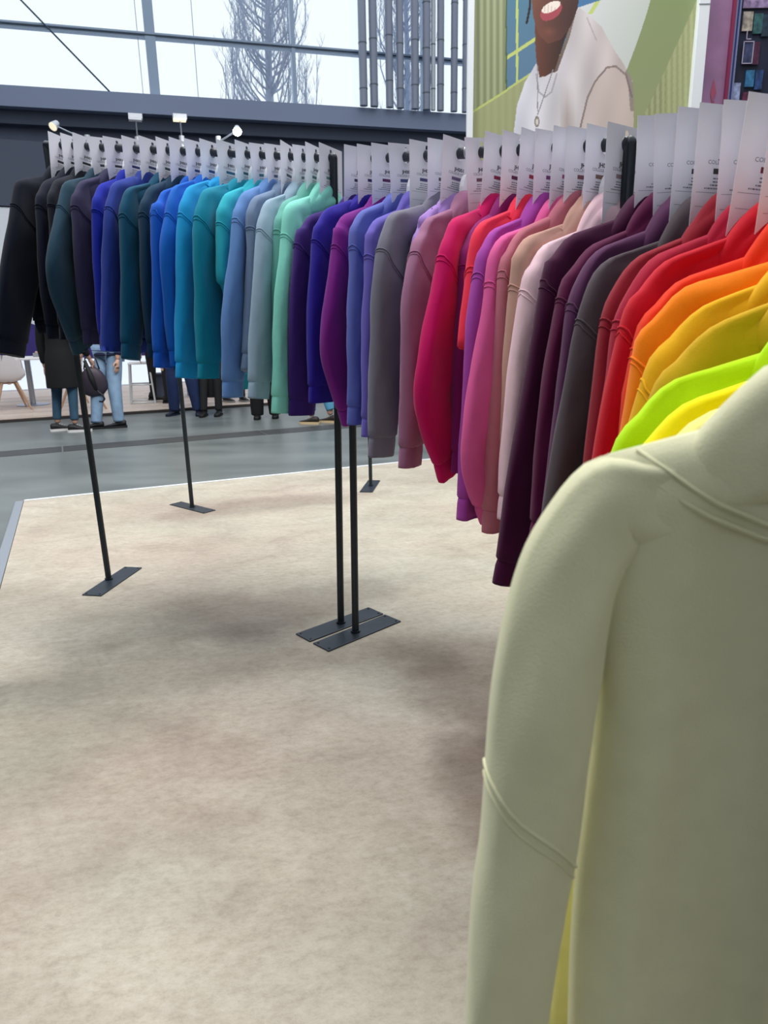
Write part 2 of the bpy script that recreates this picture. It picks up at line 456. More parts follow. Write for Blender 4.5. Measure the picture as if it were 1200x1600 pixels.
M_chr = mat('satin_steel', '#b8c0cc', .3, metal=.9)
M_lit = mat('lit_lamp_face', '#fff6e4', .4, emit=30)
M_lamph = mat('pale_lamp_head', '#dfe4ec', .35, metal=.3)
M_warm = mat('lamp_lens_warm', '#f6eacb', .4, emit=.9)
def arm_lamp(b, tip, label, lit=0, head=.13, flat=True):
    o = empty('arm_lamp', b); tag(o, label, 'lamp', 'arm lamps over the stand opposite')
    t = Vector(tip) - Vector(b)
    mb = MB(); mb.tube([(0, 0, -.12), (0, 0, .1)], .05, 10); autosmooth(mb.build('bracket', M_lamph, o))
    mb = MB(); mb.tube([(0, 0, 0), t * .5, t], .016, 8); autosmooth(mb.build('arm', M_chr, o))
    mb = MB()
    if flat:
        mb.box(t, (head * 2, .16, .09), .3, bev=.012); mb.build('lamp_head', M_lamph, o)
        mb = MB(); mb.box(t + Vector((0, -.03, -.06)), (head * 1.8, .16, .03), .3); mb.build('lens', M_warm if lit else M_lamph, o)
    else:
        dd = Vector((-.25 if not lit else .1, -.5, -.45)).normalized()
        mb.tube([t - dd * .09, t + dd * .05], [.05, .085], 12); autosmooth(mb.build('lamp_head', M_lamph, o))
        mb = MB(); mb.tube([t + dd * .052, t + dd * .062], .078, 12); mb.build('lens', M_lit if lit else M_warm, o)
    return o
arm_lamp((-5.55, 14.94, 4.66), (-6.05, 14.7, 4.88), 'arm lamp leaning left above the two leftmost dark hoodies', 0, flat=False)
arm_lamp((-4.6, 14.96, 4.62), (-4.58, 14.9, 5.05), 'upright flat lamp above the deep teal hoodie', 0)
arm_lamp((-3.75, 14.96, 4.62), (-3.74, 14.9, 5.03), 'upright flat lamp with warm lens above the sapphire hoodie', 1)
o = arm_lamp((-3.05, 14.96, 4.60), (-2.63, 14.7, 4.74), 'switched on spot lamp shining white above the cornflower hoodie', 1, flat=False)
pl = bpy.data.lights.new('lamp_glow', 'POINT'); pl.energy = 30; pl.shadow_soft_size = .08
po = bpy.data.objects.new('lamp_glow', pl); po.location = (.45, -.5, 0); link(po, o)

# ---------------------------------------------------------------- poster wall on the right
PX0, PX1, PY = .758, 2.47, 6.2
def px_of(X, Z):
    # picture coordinates of the printed artwork (its own drawing grid)
    v = (3.585 - Z) / .983 * 220
    xl = 738 + (0 if True else v); x0 = .743 + .015 * v / 220; x1 = 2.422 + .095 * v / 220
    return 738 + (X - x0) / (x1 - x0) * 344, v
def seg_side(p, a, b):  # >0 left of a->b in image coords (y down)
    return (b[0] - a[0]) * (p[1] - a[1]) - (b[1] - a[1]) * (p[0] - a[0])
def inpoly(x, y, P):
    c = False; j = len(P) - 1
    for i in range(len(P)):
        xi, yi = P[i]; xj, yj = P[j]
        if (yi > y) != (yj > y) and x < (xj - xi) * (y - yi) / (yj - yi) + xi: c = not c
        j = i
    return c
def dseg(x, y, a, b):
    dx, dy = b[0] - a[0], b[1] - a[1]; t = max(0, min(1, ((x - a[0]) * dx + (y - a[1]) * dy) / (dx * dx + dy * dy)))
    return math.hypot(x - a[0] - t * dx, y - a[1] - t * dy)
def dpath(x, y, P): return min(dseg(x, y, P[i], P[i + 1]) for i in range(len(P) - 1))
SHIRT = [(802, 330), (803, 200), (808, 160), (820, 125), (838, 95), (846, 117), (866, 105), (884, 60), (893, 28), (905, 12), (918, 22), (940, 42), (958, 75), (975, 100), (988, 125), (990, 160), (990, 330)]
NECK = [(836, 60), (838, 90), (843, 117), (852, 116), (866, 108), (882, 62), (900, 14), (898, -30), (836, -30)]
FACE = [(829, -120), (829, -20), (833, 25), (842, 52), (856, 66), (876, 60), (892, 40), (903, 12), (908, -60), (905, -120)]
SLEEVE = [(905, 205), (918, 150), (930, 125), (948, 104), (965, 104), (980, 120), (990, 160), (990, 330), (900, 330)]
def mixc(a, b, t):
    t = max(0, min(1, t)); return tuple(a[i] * (1 - t) + b[i] * t for i in range(3))
def hx(s): return tuple(int(s[i:i + 2], 16) / 255 for i in (1, 3, 5))
def art(x, y):
    # background building
    if x < 792: yl = 168 - (x - 738) * .62
    else: yl = 168 - (x - 738) * .64
    if y > yl:
        c = mixc(hx('#a3a87e'), hx('#949a70'), (math.sin(x * .55) * .5 + .5) * .5)
        if y < yl + 4: c = hx('#bcc878')
    else:
        k = math.sin(x * .62)
        c = mixc(hx('#7f8868'), hx('#a6ae8a'), k * .5 + .5)
        if x > 790:
            c = mixc(hx('#4f8098'), hx('#5d7f9c'), (y + 40) / 120)
            if abs(x - 808) < 1.8 or abs(y - (86 - (x - 792) * .62)) < 3: c = hx('#c2d07a')
            if abs(x - 791) < 1.2: c = hx('#4c6440')
    # white curved shape and green ribbed wall on the right
    edge = 1022 - max(0, y + 20) ** 1.18 * .14
    if x > 893 and x < edge: c = mixc(hx('#d6dade'), hx('#bcc6bc'), (x - 900) / 160)
    if x >= edge and x > 893:
        rib_edge = 1082 - (y - 18) * .47
        c = mixc(hx('#88976a'), hx('#969f78'), (y / 220))
        if x > rib_edge:
            c = mixc(hx('#a6ab84'), hx('#8f976c'), 1 if math.sin(x * .72) > .1 else 0)
            if x > 1040: c = mixc(c, hx('#b9bf8c'), .3)
    if x > 893 and y < 22 and dseg(x, y, (922, 22), (945, -14)) < 3: c = hx('#c2d07a')
    if x < 945 and x > 893 and y < 8 + (918 - x) * .3: c = hx('#4a7aa8')
    # shirt
    if inpoly(x, y, SHIRT):
        t = (x - 803) / 187
        c = mixc(hx('#d9dce9'), hx('#c5b9b7'), t * 1.1)
        f = .06 * math.sin((x * .9 + y * .22) * .16) + .05 * math.sin((x - y * .35) * .09 + 1)
        c = tuple(max(0, min(1, q + f * .5)) for q in c)
        if abs(x - (886 + (y - 150) * .03)) < 12 and y > 120: c = mixc(c, hx('#a3958f'), .75 * (1 - abs(x - 886) / 14) * min(1, (y - 120) / 60))
        if inpoly(x, y, SLEEVE): c = mixc(c, hx('#c7b6b0'), .6)
        if dpath(x, y, [(905, 205), (918, 150), (930, 125), (948, 104), (962, 102), (978, 116), (987, 150)]) < 1.5: c = hx('#8d7f7c')
        if dpath(x, y, [(980, 112), (985, 130), (988, 170)]) < 3.5 : c = mixc(c, hx('#756a66'), .6)
        if dpath(x, y, [(838, 112), (842, 140), (852, 148), (862, 140), (870, 112)]) < 1.2: c = hx('#a8a6b0')
        if dpath(x, y, [(917, 28), (932, 62)]) < .8: c = hx('#a9a5a6')
        if dpath(x, y, [(896, 12), (884, 55), (866, 104)]) < 6 and x > 860: c = mixc(hx('#6b5c55'), hx('#8a7a70'), (x - 866) / 34)
    if inpoly(x, y, NECK):
        c = mixc(hx('#6d4437'), hx('#3c2b2a'), (x - 838) / 42)
    if inpoly(x, y, FACE):
        c = mixc(hx('#7d4f42'), hx('#4a3331'), (x - 832) / 66 + (math.sin(y * .06) * .1))
        d_ = math.hypot((x - 858) / 14, (y - 48) / 9)
        if d_ < 1: c = mixc(c, hx('#8a5548'), .6 * (1 - d_))
        # mouth and teeth
        mx_, my_ = (x - 861) * .96 + (y - 14) * .28, (y - 14) * .96 - (x - 861) * -.35 * -1
        e = ((x - 861) / 17) ** 2 + ((y - 17 + (x - 861) * .35) / 13) ** 2
        if e < 1: c = hx('#a84c58')
        e2 = ((x - 861) / 14.5) ** 2 + ((y - 11 + (x - 861) * .35) / 7.5) ** 2
        if e2 < 1:
            c = hx('#f2e6dc')
            if abs(((x - 846) % 5.2) - 2.6) > 2.35: c = hx('#c7b4aa')
        if y < -14: # nose, eyes and hair above
            if math.hypot((x - 862) / 9, (y + 22) / 6) < 1: c = hx('#5a3a34')
            for ex in (848, 880):
                if math.hypot((x - ex) / 6, (y + 58) / 3) < 1: c = hx('#efe8e2')
                if math.hypot((x - ex) / 2.6, (y + 58) / 2.8) < 1: c = hx('#1a1413')
            if y < -88: c = hx('#1d1716')
    if dpath(x, y, [(829, -100), (828, 10), (823, 34)]) < 1.8: c = hx('#2a2024')
    # chain and pendant
    if dpath(x, y, [(840, 100), (840, 170)]) < .7 or dpath(x, y, [(864, 106), (840, 176)]) < .8: c = hx('#8f8c92')
    if math.hypot((x - 839) / 4, (y - 187) / 9) < 1: c = hx('#8c8580') if math.hypot((x - 839) / 2, (y - 187) / 5) > 1 else hx('#d8d4d0')
    return c
def colour_grid(name, x0, x1, z0, z1, y, nx, nz, fn, parent, mname, rough=.45):
    vv = []; cc = []
    for j in range(nz + 1):
        for i in range(nx + 1):
            X = x0 + (x1 - x0) * i / nx; Z = z0 + (z1 - z0) * j / nz
            vv.append((X, y, Z)); cc.append(lin(fn(X, Z)))
    ff = [(j * (nx + 1) + i, j * (nx + 1) + i + 1, (j + 1) * (nx + 1) + i + 1, (j + 1) * (nx + 1) + i) for j in range(nz) for i in range(nx)]
    o = meshobj(name, (vv, ff), None, parent, False)
    at_ = o.data.color_attributes.new('print', 'FLOAT_COLOR', 'POINT')
    at_.data.foreach_set('color', [k for c in cc for k in c])
    m = bpy.data.materials.new(mname); m.use_nodes = True; nt = m.node_tree; b = nt.nodes['Principled BSDF']
    a = nt.nodes.new('ShaderNodeAttribute'); a.attribute_name = 'print'
    nt.links.new(a.outputs['Color'], b.inputs['Base Color']); b.inputs['Roughness'].default_value = rough
    o.data.materials.append(m); return o
pw = MB(); pw.box((1.62, PY + .06, 2.1), (1.80, .1, 4.25)); pwo = pw.build('poster_wall', mat('booth_wall_core', '#cfd4d8', .6))
tag(pwo, 'tall printed wall panel with a smiling man in white sweatshirt before green cladding', 'poster')
colour_grid('printed_artwork', PX0, 2.47, 2.3, 4.05, PY, 330, 330, lambda X, Z: art(*px_of(X, Z)), pwo, 'poster_print')
pa = MB(); pa.box((1.614, PY + .005, 1.14), (1.712, .012, 2.3)); pa.build('plain_green_lower_panel', mat('green_print', '#949a70', .5), pwo)
M_wfr = mat('white_frame_profile', '#e4ebf2', .4)
mb = MB(); mb.box((.735, PY, 2.1), (.045, .08, 4.25), bev=.004); mb.build('frame_profile', M_wfr, pwo)
mb = MB(); mb.box((2.50, PY + .0, 2.1), (.085, .1, 4.25), bev=.004); o = mb.build('frame_profile', M_wfr, pwo)
o.rotation_euler = (0, 0, 0)
mb = MB(); mb.box((2.50, PY - .051, 3.52), (.088, .004, .006)); mb.build('profile_joint', mat('thin_grey_gap', '#8c949c', .5), pwo)
# pink wall and dark leaflet wall beyond
PK = mat('mauve_pink_print', '#a57da6', .5, noise_amt=.14, noise_scale=5)
mb = MB(); mb.box((2.725, 6.45, 2.1), (.23, .06, 4.3)); pk = mb.build('pink_panel', PK)
tag(pk, 'narrow mauve pink panel with a red diamond mark, right of the white frame', 'panel')
mb = MB(); n_ = [(2.735, 2.92), (2.765, 2.99), (2.735, 3.09), (2.715, 2.99)]
mb.add([(x, 6.415, z) for x, z in n_], [(3, 2, 1, 0)]); mb.build('red_diamond_print', mat('rose_red_print', '#b45a78', .5), pk)
mb = MB(); mb.add([(2.735, 6.415, 2.93), (2.755, 6.415, 2.93), (2.765, 6.415, 2.7), (2.75, 6.415, 2.7)], [(0, 1, 2, 3)][::-1]); mb.build('red_stem_print', mat('rose_red_print2', '#a5587a', .5), pk)
mb = MB(); mb.box((2.838, 6.43, 2.1), (.024, .08, 4.3)); mb.build('red_edge_strip', mat('dark_red_strip', '#8a2c54', .5), pk)
mb = MB(); mb.box((3.4, 6.5, 2.1), (1.05, .06, 4.3)); dk = mb.build('leaflet_board', mat('dark_navy_board', '#1c2238', .5, noise_amt=.3, noise_scale=4))
tag(dk, 'dark navy board of small pictures at the right edge of the view', 'board')
for x, w, c in ((2.865, .022, '#8b93c2'), (2.882, .014, '#2e3a78'), (2.897, .014, '#7d86b0')):
    mb = MB(); mb.box((x, 6.45, 2.1), (w, .06, 4.3), bev=.002); mb.build('frame_strip', mat('strip_' + c[1:], c, .4), dk)
def pic(x0, x1, z0, z1, c, nm='picture'):
    mb = MB(); mb.box(((x0 + x1) / 2, 6.462, (z0 + z1) / 2), (x1 - x0, .012, z1 - z0)); mb.build(nm, mat('pic_' + c[1:], c, .5, noise_amt=.5, noise_scale=30), dk)
pic(2.93, 3.3, 3.60, 3.75, '#8f7ba4', 'pale_header')
pic(2.94, 3.02, 3.44, 3.575, '#a8a098'); pic(3.03, 3.10, 3.42, 3.56, '#2f5a5e'); pic(3.10, 3.16, 3.40, 3.55, '#25384a')
pic(2.97, 3.04, 3.21, 3.36, '#3a4366'); pic(3.045, 3.10, 3.2, 3.36, '#4c2440'); pic(3.01, 3.08, 3.04, 3.16, '#2f6a94')
pic(3.09, 3.15, 3.02, 3.16, '#28467a'); pic(2.915, 2.975, 2.93, 3.07, '#93a0c8'); pic(3.0, 3.07, 2.9, 3.0, '#5c2846')
pic(3.12, 3.2, 2.86, 2.98, '#3c5684'); pic(3.2, 3.28, 3.1, 3.3, '#4a3a60')
for x0, x1, z0, z1 in ((2.965, 3.045, 3.205, 3.211), (2.965, 3.045, 3.36, 3.366), (2.963, 2.969, 3.205, 3.366), (3.042, 3.048, 3.205, 3.366), (2.98, 2.986, 3.38, 3.44), (2.98, 3.02, 3.378, 3.384)):
    mb = MB(); mb.box(((x0 + x1) / 2, 6.453, (z0 + z1) / 2), (x1 - x0, .006, z1 - z0)); mb.build('pale_outline', mat('pale_line', '#b2acc8', .5), dk)

# ---------------------------------------------------------------- clothes racks
M_steel = mat('black_powder_coated_steel', '#2b323a', .42, metal=.35, noise_amt=.12, noise_scale=40, spec=.6)
M_plate = mat('gunmetal_base_plate', '#363e48', .38, metal=.4, noise_amt=.15, noise_scale=14)
M_rail = mat('dark_rail', '#30363e', .35, metal=.3)
M_screw = mat('dark_screw', '#15181c', .4, metal=.5)
def rack(label, rail_pts, posts, plates):
    o = empty('clothes_rack', (rail_pts[0][0], rail_pts[0][1], 0)); tag(o, label, 'clothes rack', 'black steel clothes racks')
    base = Vector(o.location)
    P = [Vector(p) - base for p in rail_pts]
    mb = MB(); mb.tube(P, .0155, 14); autosmooth(mb.build('rail', M_rail, o))
    for (b, t) in posts:
        b = Vector(b) - base; t = Vector(t) - base
        mb = MB(); up = Vector((0, 0, 1))
        pts = [b, b.lerp(t, .5), t, t + up * .008, t + up * .014, t + up * .0165]
        mb.tube(pts, [.0145, .0145, .0145, .0125, .008, .002], 14); po = autosmooth(mb.build('post', M_steel, o))
        mb = MB(); mb.tube([b + up * .004, b + up * .009], .02, 14); mb.build('weld_collar', M_plate, po)
        for k in range(2):  # rolled ribs of the tube
            aa = -2.2 + k * 1.2; off = Vector((math.cos(aa), math.sin(aa), 0)) * .0140
            mb = MB(); mb.tube([b + off + up * .02, t + off], .0022, 6); mb.build('rib', M_steel, po)
    for (c, rz) in plates:
        mb = MB(); c = Vector((c[0], c[1], 0)) - base
        mb.box((c.x, c.y, .003), (.40, .10, .006), rz, bev=.0015); pl_ = mb.build('base_plate', M_plate, o)
        for s, w in ((.185, -.035), (.185, .035), (-.185, -.035), (-.185, .035)):
            q = Vector((s, w, 0)); q.rotate(Matrix.Rotation(rz, 3, 'Z')); mb = MB(); mb.tube([(c.x + q.x, c.y + q.y, .0055), (c.x + q.x, c.y + q.y, .0075)], .005, 10); mb.build('screw_head', M_screw, pl_)
    return o
Lt = (-1.445, 3.397, 2.021); M1t = (-.158, 2.778, 1.822); M2t = (-.102, 2.745, 1.808); Nt = (.574, 1.761, 1.635)
N2 = (.60, 1.70, 1.635); PT = (.66, .985, 1.50)
rack('black rack at left carrying the black to mint hoodies', [Lt, M1t],
     [((-1.410, 3.385, .004), Lt), ((-.194, 2.800, .004), M1t)], [((-1.381, 3.37), math.radians(80.2)), ((-.194, 2.793), math.radians(41.6))])
rack('middle black rack carrying the purple to baby pink hoodies', [M2t, Nt],
     [((-.128, 2.705, .004), M2t), ((.574, 1.761, .004), Nt)], [((-.116, 2.706), math.radians(43.0)), ((.56, 1.79), math.radians(20))])
rack('right black rack carrying the burgundy to orange hoodies', [N2, PT],
     [((.605, 1.705, .004), (.60, 1.70, 1.635)), ((.66, .985, .004), PT)], [((.62, 1.67), math.radians(20)), ((.66, .985), math.radians(5))])
rack('nearest black rack carrying the mustard to pale green hoodies', [(.635, .955, 1.49), (.59, .86, 1.445), (.52, .72, 1.385), (.42, .56, 1.36), (.29, .42, 1.335), (.27, .36, 1.33)],
     [((.68, .95, .004), (.64, .955, 1.49)), ((.27, .36, .004), (.27, .36, 1.33))], [((.70, .87), math.radians(5)), ((.29, .30), math.radians(5))])
rack('black rack standing empty behind the cornflower hoodies', [(-1.362, 4.80, 1.72), (-.10, 5.38, 1.72)],
     [((-1.354, 4.818, .004), (-1.362, 4.82, 1.72)), ((-.10, 5.376, .004), (-.10, 5.376, 1.72))], [((-1.354, 4.818), math.radians(-39.8)), ((-.104, 5.376), math.radians(81.7))])

# ---------------------------------------------------------------- hoodies
def catmull(P, n):
    P = [np.array(p, float) for p in P]; P = [2 * P[0] - P[1]] + P + [2 * P[-1] - P[-2]]; out = []
    for i in range(1, len(P) - 2):
        p0, p1, p2, p3 = P[i - 1:i + 3]
        for k in range(12):
            t = k / 12; out.append(.5 * (2 * p1 + (p2 - p0) * t + (2 * p0 - 5 * p1 + 4 * p2 - p3) * t * t + (3 * p1 - p0 - 3 * p2 + p3) * t ** 3))
    out.append(P[-2]); out = np.array(out)
    s = np.concatenate([[0], np.cumsum(np.linalg.norm(np.diff(out, axis=0), axis=1))])
    q = np.linspace(0, s[-1], n)
    return np.stack([np.interp(q, s, out[:, 0]), np.interp(q, s, out[:, 1])], 1), q

def interp(x, xs, ys): return float(np.interp(x, xs, ys))

def sleeve_mesh(corner, edges, sign, seed, S=1.0, thick=1.0, nring=40, nseg=24, rscale=1.0, neckpt=None, seam_at=.085):
    """closed cloth sleeve, from inside the shoulder down to the rib; returns sleeve data, cuff data"""
    r = random.Random(seed)
    cu, cv = corner
    nk = neckpt or (.085, cv + .060)
    k1 = (nk[0] + (cu - nk[0]) * .45, nk[1] + (cv - nk[1]) * .36)
    P = [nk, k1, (cu - .034 * S, cv + .020 * S), (cu, cv - .018 * S)] + [tuple(e) for e in edges]
    E, q = catmull(P, nring + 1)
    Ltot = q[-1]
    T = np.gradient(E, axis=0); T /= np.linalg.norm(T, axis=1)[:, None]
    # smooth normals to keep the inner side from crossing
    N = np.stack([T[:, 1], -T[:, 0]], 1)      # to the garment's inside (right of travel)
    for _ in range(3): N[1:-1] = (N[:-2] + N[1:-1] * 2 + N[2:]) / 4
    N /= np.linalg.norm(N, axis=1)[:, None]
    cuffL = .062 * S
    rr = []; tt = []; yy = []
    dc = abs(q - np.interp(cu, [nk[0], cu], [0, math.hypot(cu - nk[0], cv - nk[1])]))
    sc_ = math.hypot(cu - nk[0], cv - nk[1])
    for s in q:
        t_ = (s - sc_) / (Ltot - sc_)
        rr.append(interp(t_, [-.6, -.25, 0, .18, .5, .8, .93, 1], [.030, .044, .056, .066, .063, .054, .050, .045]) * S * rscale)
        tt.append(interp(t_, [-.6, -.2, 0, .2, .6, .9, 1], [.012, .018, .024, .027, .027, .025, .020]) * S * thick)
        yy.append(interp(t_, [-.4, 0, .08, .25, .5, 1], [.0, .000, .004, .014, .017, .012]) * S)
    ph = r.uniform(0, 6.28); ph2 = r.uniform(0, 6.28)
    def ring(c, n, rad, th, y0, s, puff=1.0, rib=0):
        out = []
        for j in range(nseg):
            a = 2 * PI * j / nseg
            ca, sa = math.cos(a), math.sin(a)
            ca_ = math.copysign(abs(ca) ** .72, ca); sa_ = math.copysign(abs(sa) ** .62, sa)
            f = 1 + .05 * math.sin(s * 17 + ph + a) * .6
            fold = (.0048 * math.sin(a * 2 + s * 7 + ph2) + .0026 * math.sin(a * 3 - s * 19 + ph) + .0014 * math.sin(a * 5 + s * 41 + ph2)) * S
            ripple = rib * .0009 * (1 if j % 2 else -1)
            p = c + n * (-ca_ * rad * puff)
            out.append((sign * p[0], y0 + sa_ * th * f + fold * sa_ + ripple * sa_, p[1]))
        return out
    def skin(rings, cap0=True, cap1=True):
        vv = [p for rg in rings for p in rg]; ff = []
        for i in range(len(rings) - 1):
            for j in range(nseg):
                a = i * nseg + j; b = i * nseg + (j + 1) % nseg
                f = (a, a + nseg, b + nseg, b)
                ff.append(f if sign > 0 else f[::-1])
        if cap0: ff.append(tuple(range(nseg)) if sign > 0 else tuple(range(nseg))[::-1])
        k = (len(rings) - 1) * nseg
        if cap1: ff.append(tuple(k + j for j in range(nseg))[::-1] if sign > 0 else tuple(k + j for j in range(nseg)))
        return vv, ff
    cut = Ltot - cuffL; rings = []; cen = []
    for i in range(len(q)):
        c = E[i] + N[i] * rr[i]
        if q[i] <= cut: rings.append(ring(c, N[i], rr[i], tt[i], yy[i], q[i])); cen.append((c, N[i], rr[i], tt[i], yy[i], q[i]))
    # end of sleeve tucks into the cuff
    ci = E[-1] + N[-1] * rr[-1]
    c0, n0, r0, t0, y0, s0 = cen[-1]
    dvec = (ci - c0); dvec = dvec / (np.linalg.norm(dvec) + 1e-9)
    rings.append(ring(c0 + dvec * .006, n0, r0 * .93, t0 * .9, y0, s0)); rings.append(ring(c0 + dvec * .010, n0, r0 * .84, t0 * .8, y0, s0))
    sl = skin(rings)
    # shoulder seam: a raised double line where the sleeve is set in
    sc_seam = sc_ + seam_at * S; mbm = MB(); mbm.v, mbm.f = list(sl[0]), list(sl[1])
    cr = []; Nn = N[-1]
    cc0 = c0 + dvec * .003; cr = []
    for t_, p_ in ((0, .82), (.006, .92), (.018, .95), (.055 * S, .92), (cuffL, .90), (cuffL - .001, .78)):
        cr.append(ring(cc0 + dvec * t_, n0, r0, t0 * .85, y0, s0, puff=p_, rib=1))
    # slight flare control in thickness only
    cf = skin(cr)
    for off in (0, .0105 * S):
        loop = []
        for j in range(24):
            a = 2 * PI * j / 24; ca = math.cos(a); sa = math.sin(a)
            s = sc_seam + off + (1 - ca) * .5 * .085 * S      # outer edge high, inner edge low
            i = min(len(cen) - 2, max(0, int(np.searchsorted(q, s)) - 1)); w = (s - q[i]) / (q[i + 1] - q[i]); w = min(1, max(0, w))
            A, B = cen[i], cen[i + 1]
            c = A[0] * (1 - w) + B[0] * w; n = A[1]; rad = A[2] * (1 - w) + B[2] * w; th = A[3]; y_ = A[4] * (1 - w) + B[4] * w
            ca_ = math.copysign(abs(ca) ** .72, ca); sa_ = math.copysign(abs(sa) ** .62, sa)
            p = c + n * (-ca_ * (rad + .0006)); f = 1 + .03 * math.sin(s * 17 + ph + a)
            fold = (.0048 * math.sin(a * 2 + s * 7 + ph2) + .0026 * math.sin(a * 3 - s * 19 + ph) + .0014 * math.sin(a * 5 + s * 41 + ph2)) * S
            loop.append((sign * p[0], y_ + sa_ * (th * f + .0004) + fold * sa_, p[1]))
        mbm.tube(loop, (.0020 if off == 0 else .0012) * (.6 if S < 1 else 1), 5, closed=True)
    return (mbm.v, mbm.f), cf

def torso_mesh(corner, seed, W=.195, hem=-.80, T=.027, nx=26, nz=26, neckv=None, ns=1.0):
    r = random.Random(seed); cu, cv = corner
    nv = neckv if neckv is not None else cv + .064
    bandH = .06
    ph = [r.uniform(0, 6.28) for _ in range(5)]
    def top(u):
        a = abs(u)
        return interp(a, [0, .05, .070, cu - .034, max(cu - .01, .18), .3], [nv - .026, nv - .016, nv - .001, cv + .019, cv - .004, cv - .05])
    def width(b): return interp(b, [0, .1, .3, .7, .93, 1], [cu - .022, cu - .024, W * .98, W * 1.02, W * 1.04, W * .96])
    def surf(a, b, side):
        w = width(b); u = a * w
        z = top(u) * (1 - b) + hem * b
        e = max(0, 1 - abs(a) ** 5.0) ** .5
        tb = interp(b, [0, .02, .06, .15, .5, 1], [.14, .66, .95, 1.0, .95, .9])
        y = side * T * e * tb
        y += side * e * (.0045 * math.sin(a * 9 + ph[0] + b * 1.5) * min(1, b * 2.5) + .003 * math.sin(a * 17 + ph[1] - b * 2) * b + .002 * math.sin(b * 11 + a * 4 + ph[2]))
        u += .006 * math.sin(b * 6 + ph[3]) * b
        return (u, y - .003, z)
    def shell(b0, b1, nz_, grow=0.0, rib=0):
        vv = []; idx = {}
        for side in (1, -1):
            for j in range(nz_ + 1):
                for i in range(nx + 1):
                    a = -1 + 2 * i / nx; b = b0 + (b1 - b0) * j / nz_
                    if side < 0 and i in (0, nx): idx[(side, i, j)] = idx[(1, i, j)]; continue
                    p = surf(a, b, side); e_ = max(0, 1 - abs(a) ** 5) ** .5
                    p = (p[0] * (1 + grow * .5), p[1] * (1 + grow) + rib * side * e_ * (.0008 if i % 2 else -.0008), p[2])
                    idx[(side, i, j)] = len(vv); vv.append(p)
        ff = []
        for side in (1, -1):
            for j in range(nz_):
                for i in range(nx):
                    f = (idx[(side, i, j)], idx[(side, i, j + 1)], idx[(side, i + 1, j + 1)], idx[(side, i + 1, j)])
                    ff.append(f[::-1] if side > 0 else f)
        for j in (0, nz_):
            for i in range(nx):
                f = (idx[(1, i, j)], idx[(1, i + 1, j)], idx[(-1, i + 1, j)], idx[(-1, i, j)])
                f = tuple(dict.fromkeys(f))
                if len(f) >= 3: ff.append(f if j else f[::-1])
        return vv, ff
    fb = 1 - bandH / (nv - hem)
    body = shell(0, fb, nz); band = shell(fb - .002, 1, 5, grow=-.06, rib=1)
    # neckline seam on the face towards +y
    pts = []
    for k in range(17):
        t = -1 + k / 8; u = t * .118; z = interp(abs(u), [0, .04, .08, .118], [nv - .085 * ns, nv - .078 * ns, nv - .055 * ns, nv - .018 * ns])
        w = width(.1); a = max(-.97, min(.97, u / w)); b = (top(u) - z) / (top(u) - hem)
        p = surf(a, max(0, b), 1); pts.append((u, p[1] + .0008, z))
    sm = MB(); sm.tube(pts, .0022 if ns == 1 else .0013, 5); sm.tube([(p[0] * 1.06, p[1] - .0002, p[2] - .008) for p in pts], .0014, 5)
    return body, band, (sm.v, sm.f)

def hood_mesh(corner, seed, S=1.0, flat=1.0, neckv=None, height=1.0, peak=-.082):
    """hood lying bunched on the neck: nested rolls of cloth"""
    r = random.Random(seed); cu, cv = corner
    nv = neckv if neckv is not None else cv + .064
    zc = nv - .030; up = max(.040, peak - zc) * (.94 + .06 * height); dn = .040 if flat == 1 else .02
    ph = r.uniform(0, 6.28); lam = .040 * S * r.uniform(.9, 1.2); cx = r.uniform(-.02, .03)
    n, m = 44, 26; vv = []; ff = []
    for j in range(m + 1):
        p_ = PI * j / m                         # from the left end to the right end
        for i in range(n):
            a = 2 * PI * i / n
            cu_, su_ = math.cos(p_), math.sin(p_)
            su_ = max(0.0, su_); X = .135 * S * math.copysign(abs(cu_) ** .9, cu_); ax = min(1, abs(X) / (.136 * S)); R_ = max(0.0, 1 - ax ** 2.3) ** .85
            ca, sa = math.cos(a), math.sin(a)
            Zr = (up if sa > 0 else dn) * math.copysign(abs(sa) ** .85, sa) * R_
            Yr = (.040 if flat == 1 else .030) * S * math.copysign(abs(ca) ** .8, ca) * R_ * (1 if ca > 0 else .75)
            q = Vector((X, Yr, Zr)); d = Vector((X * .25, Yr * 1.4, Zr)); d = d.normalized() if d.length > 1e-6 else Vector((cu_, 0, 0))
            rho = math.hypot(X - cx, (Zr + .030) * 1.15) + .006 * math.sin(6 * math.atan2(Zr + .03, X - cx) + ph) 
            rid = 2 * abs(math.sin(rho / lam * PI + ph)) ** .7 - 1.2
            q = q + d * (.0052 * S * flat * rid * R_ + .002 * S * math.sin(X * 60 + ph) * R_)
            # the folded cloth leans a little towards the front
            vv.append((q.x, q.y + .008 * S * flat + .10 * flat * max(0, up * .6 - Zr) * R_, zc + q.z - .42 * max(0, abs(X) - .045)))
    for j in range(m):
        for i in range(n): ff.append((j * n + i, j * n + (i + 1) % n, (j + 1) * n + (i + 1) % n, (j + 1) * n + i))
    mb = MB(); mb.add(vv, ff)
    return mb.v, mb.f

def cloth(name, col):
    return mat(name + ' fabric', col, .92, sheen=.22, noise_amt=.03, noise_scale=40, bump=.35, bump_scale=900, spec=.15)

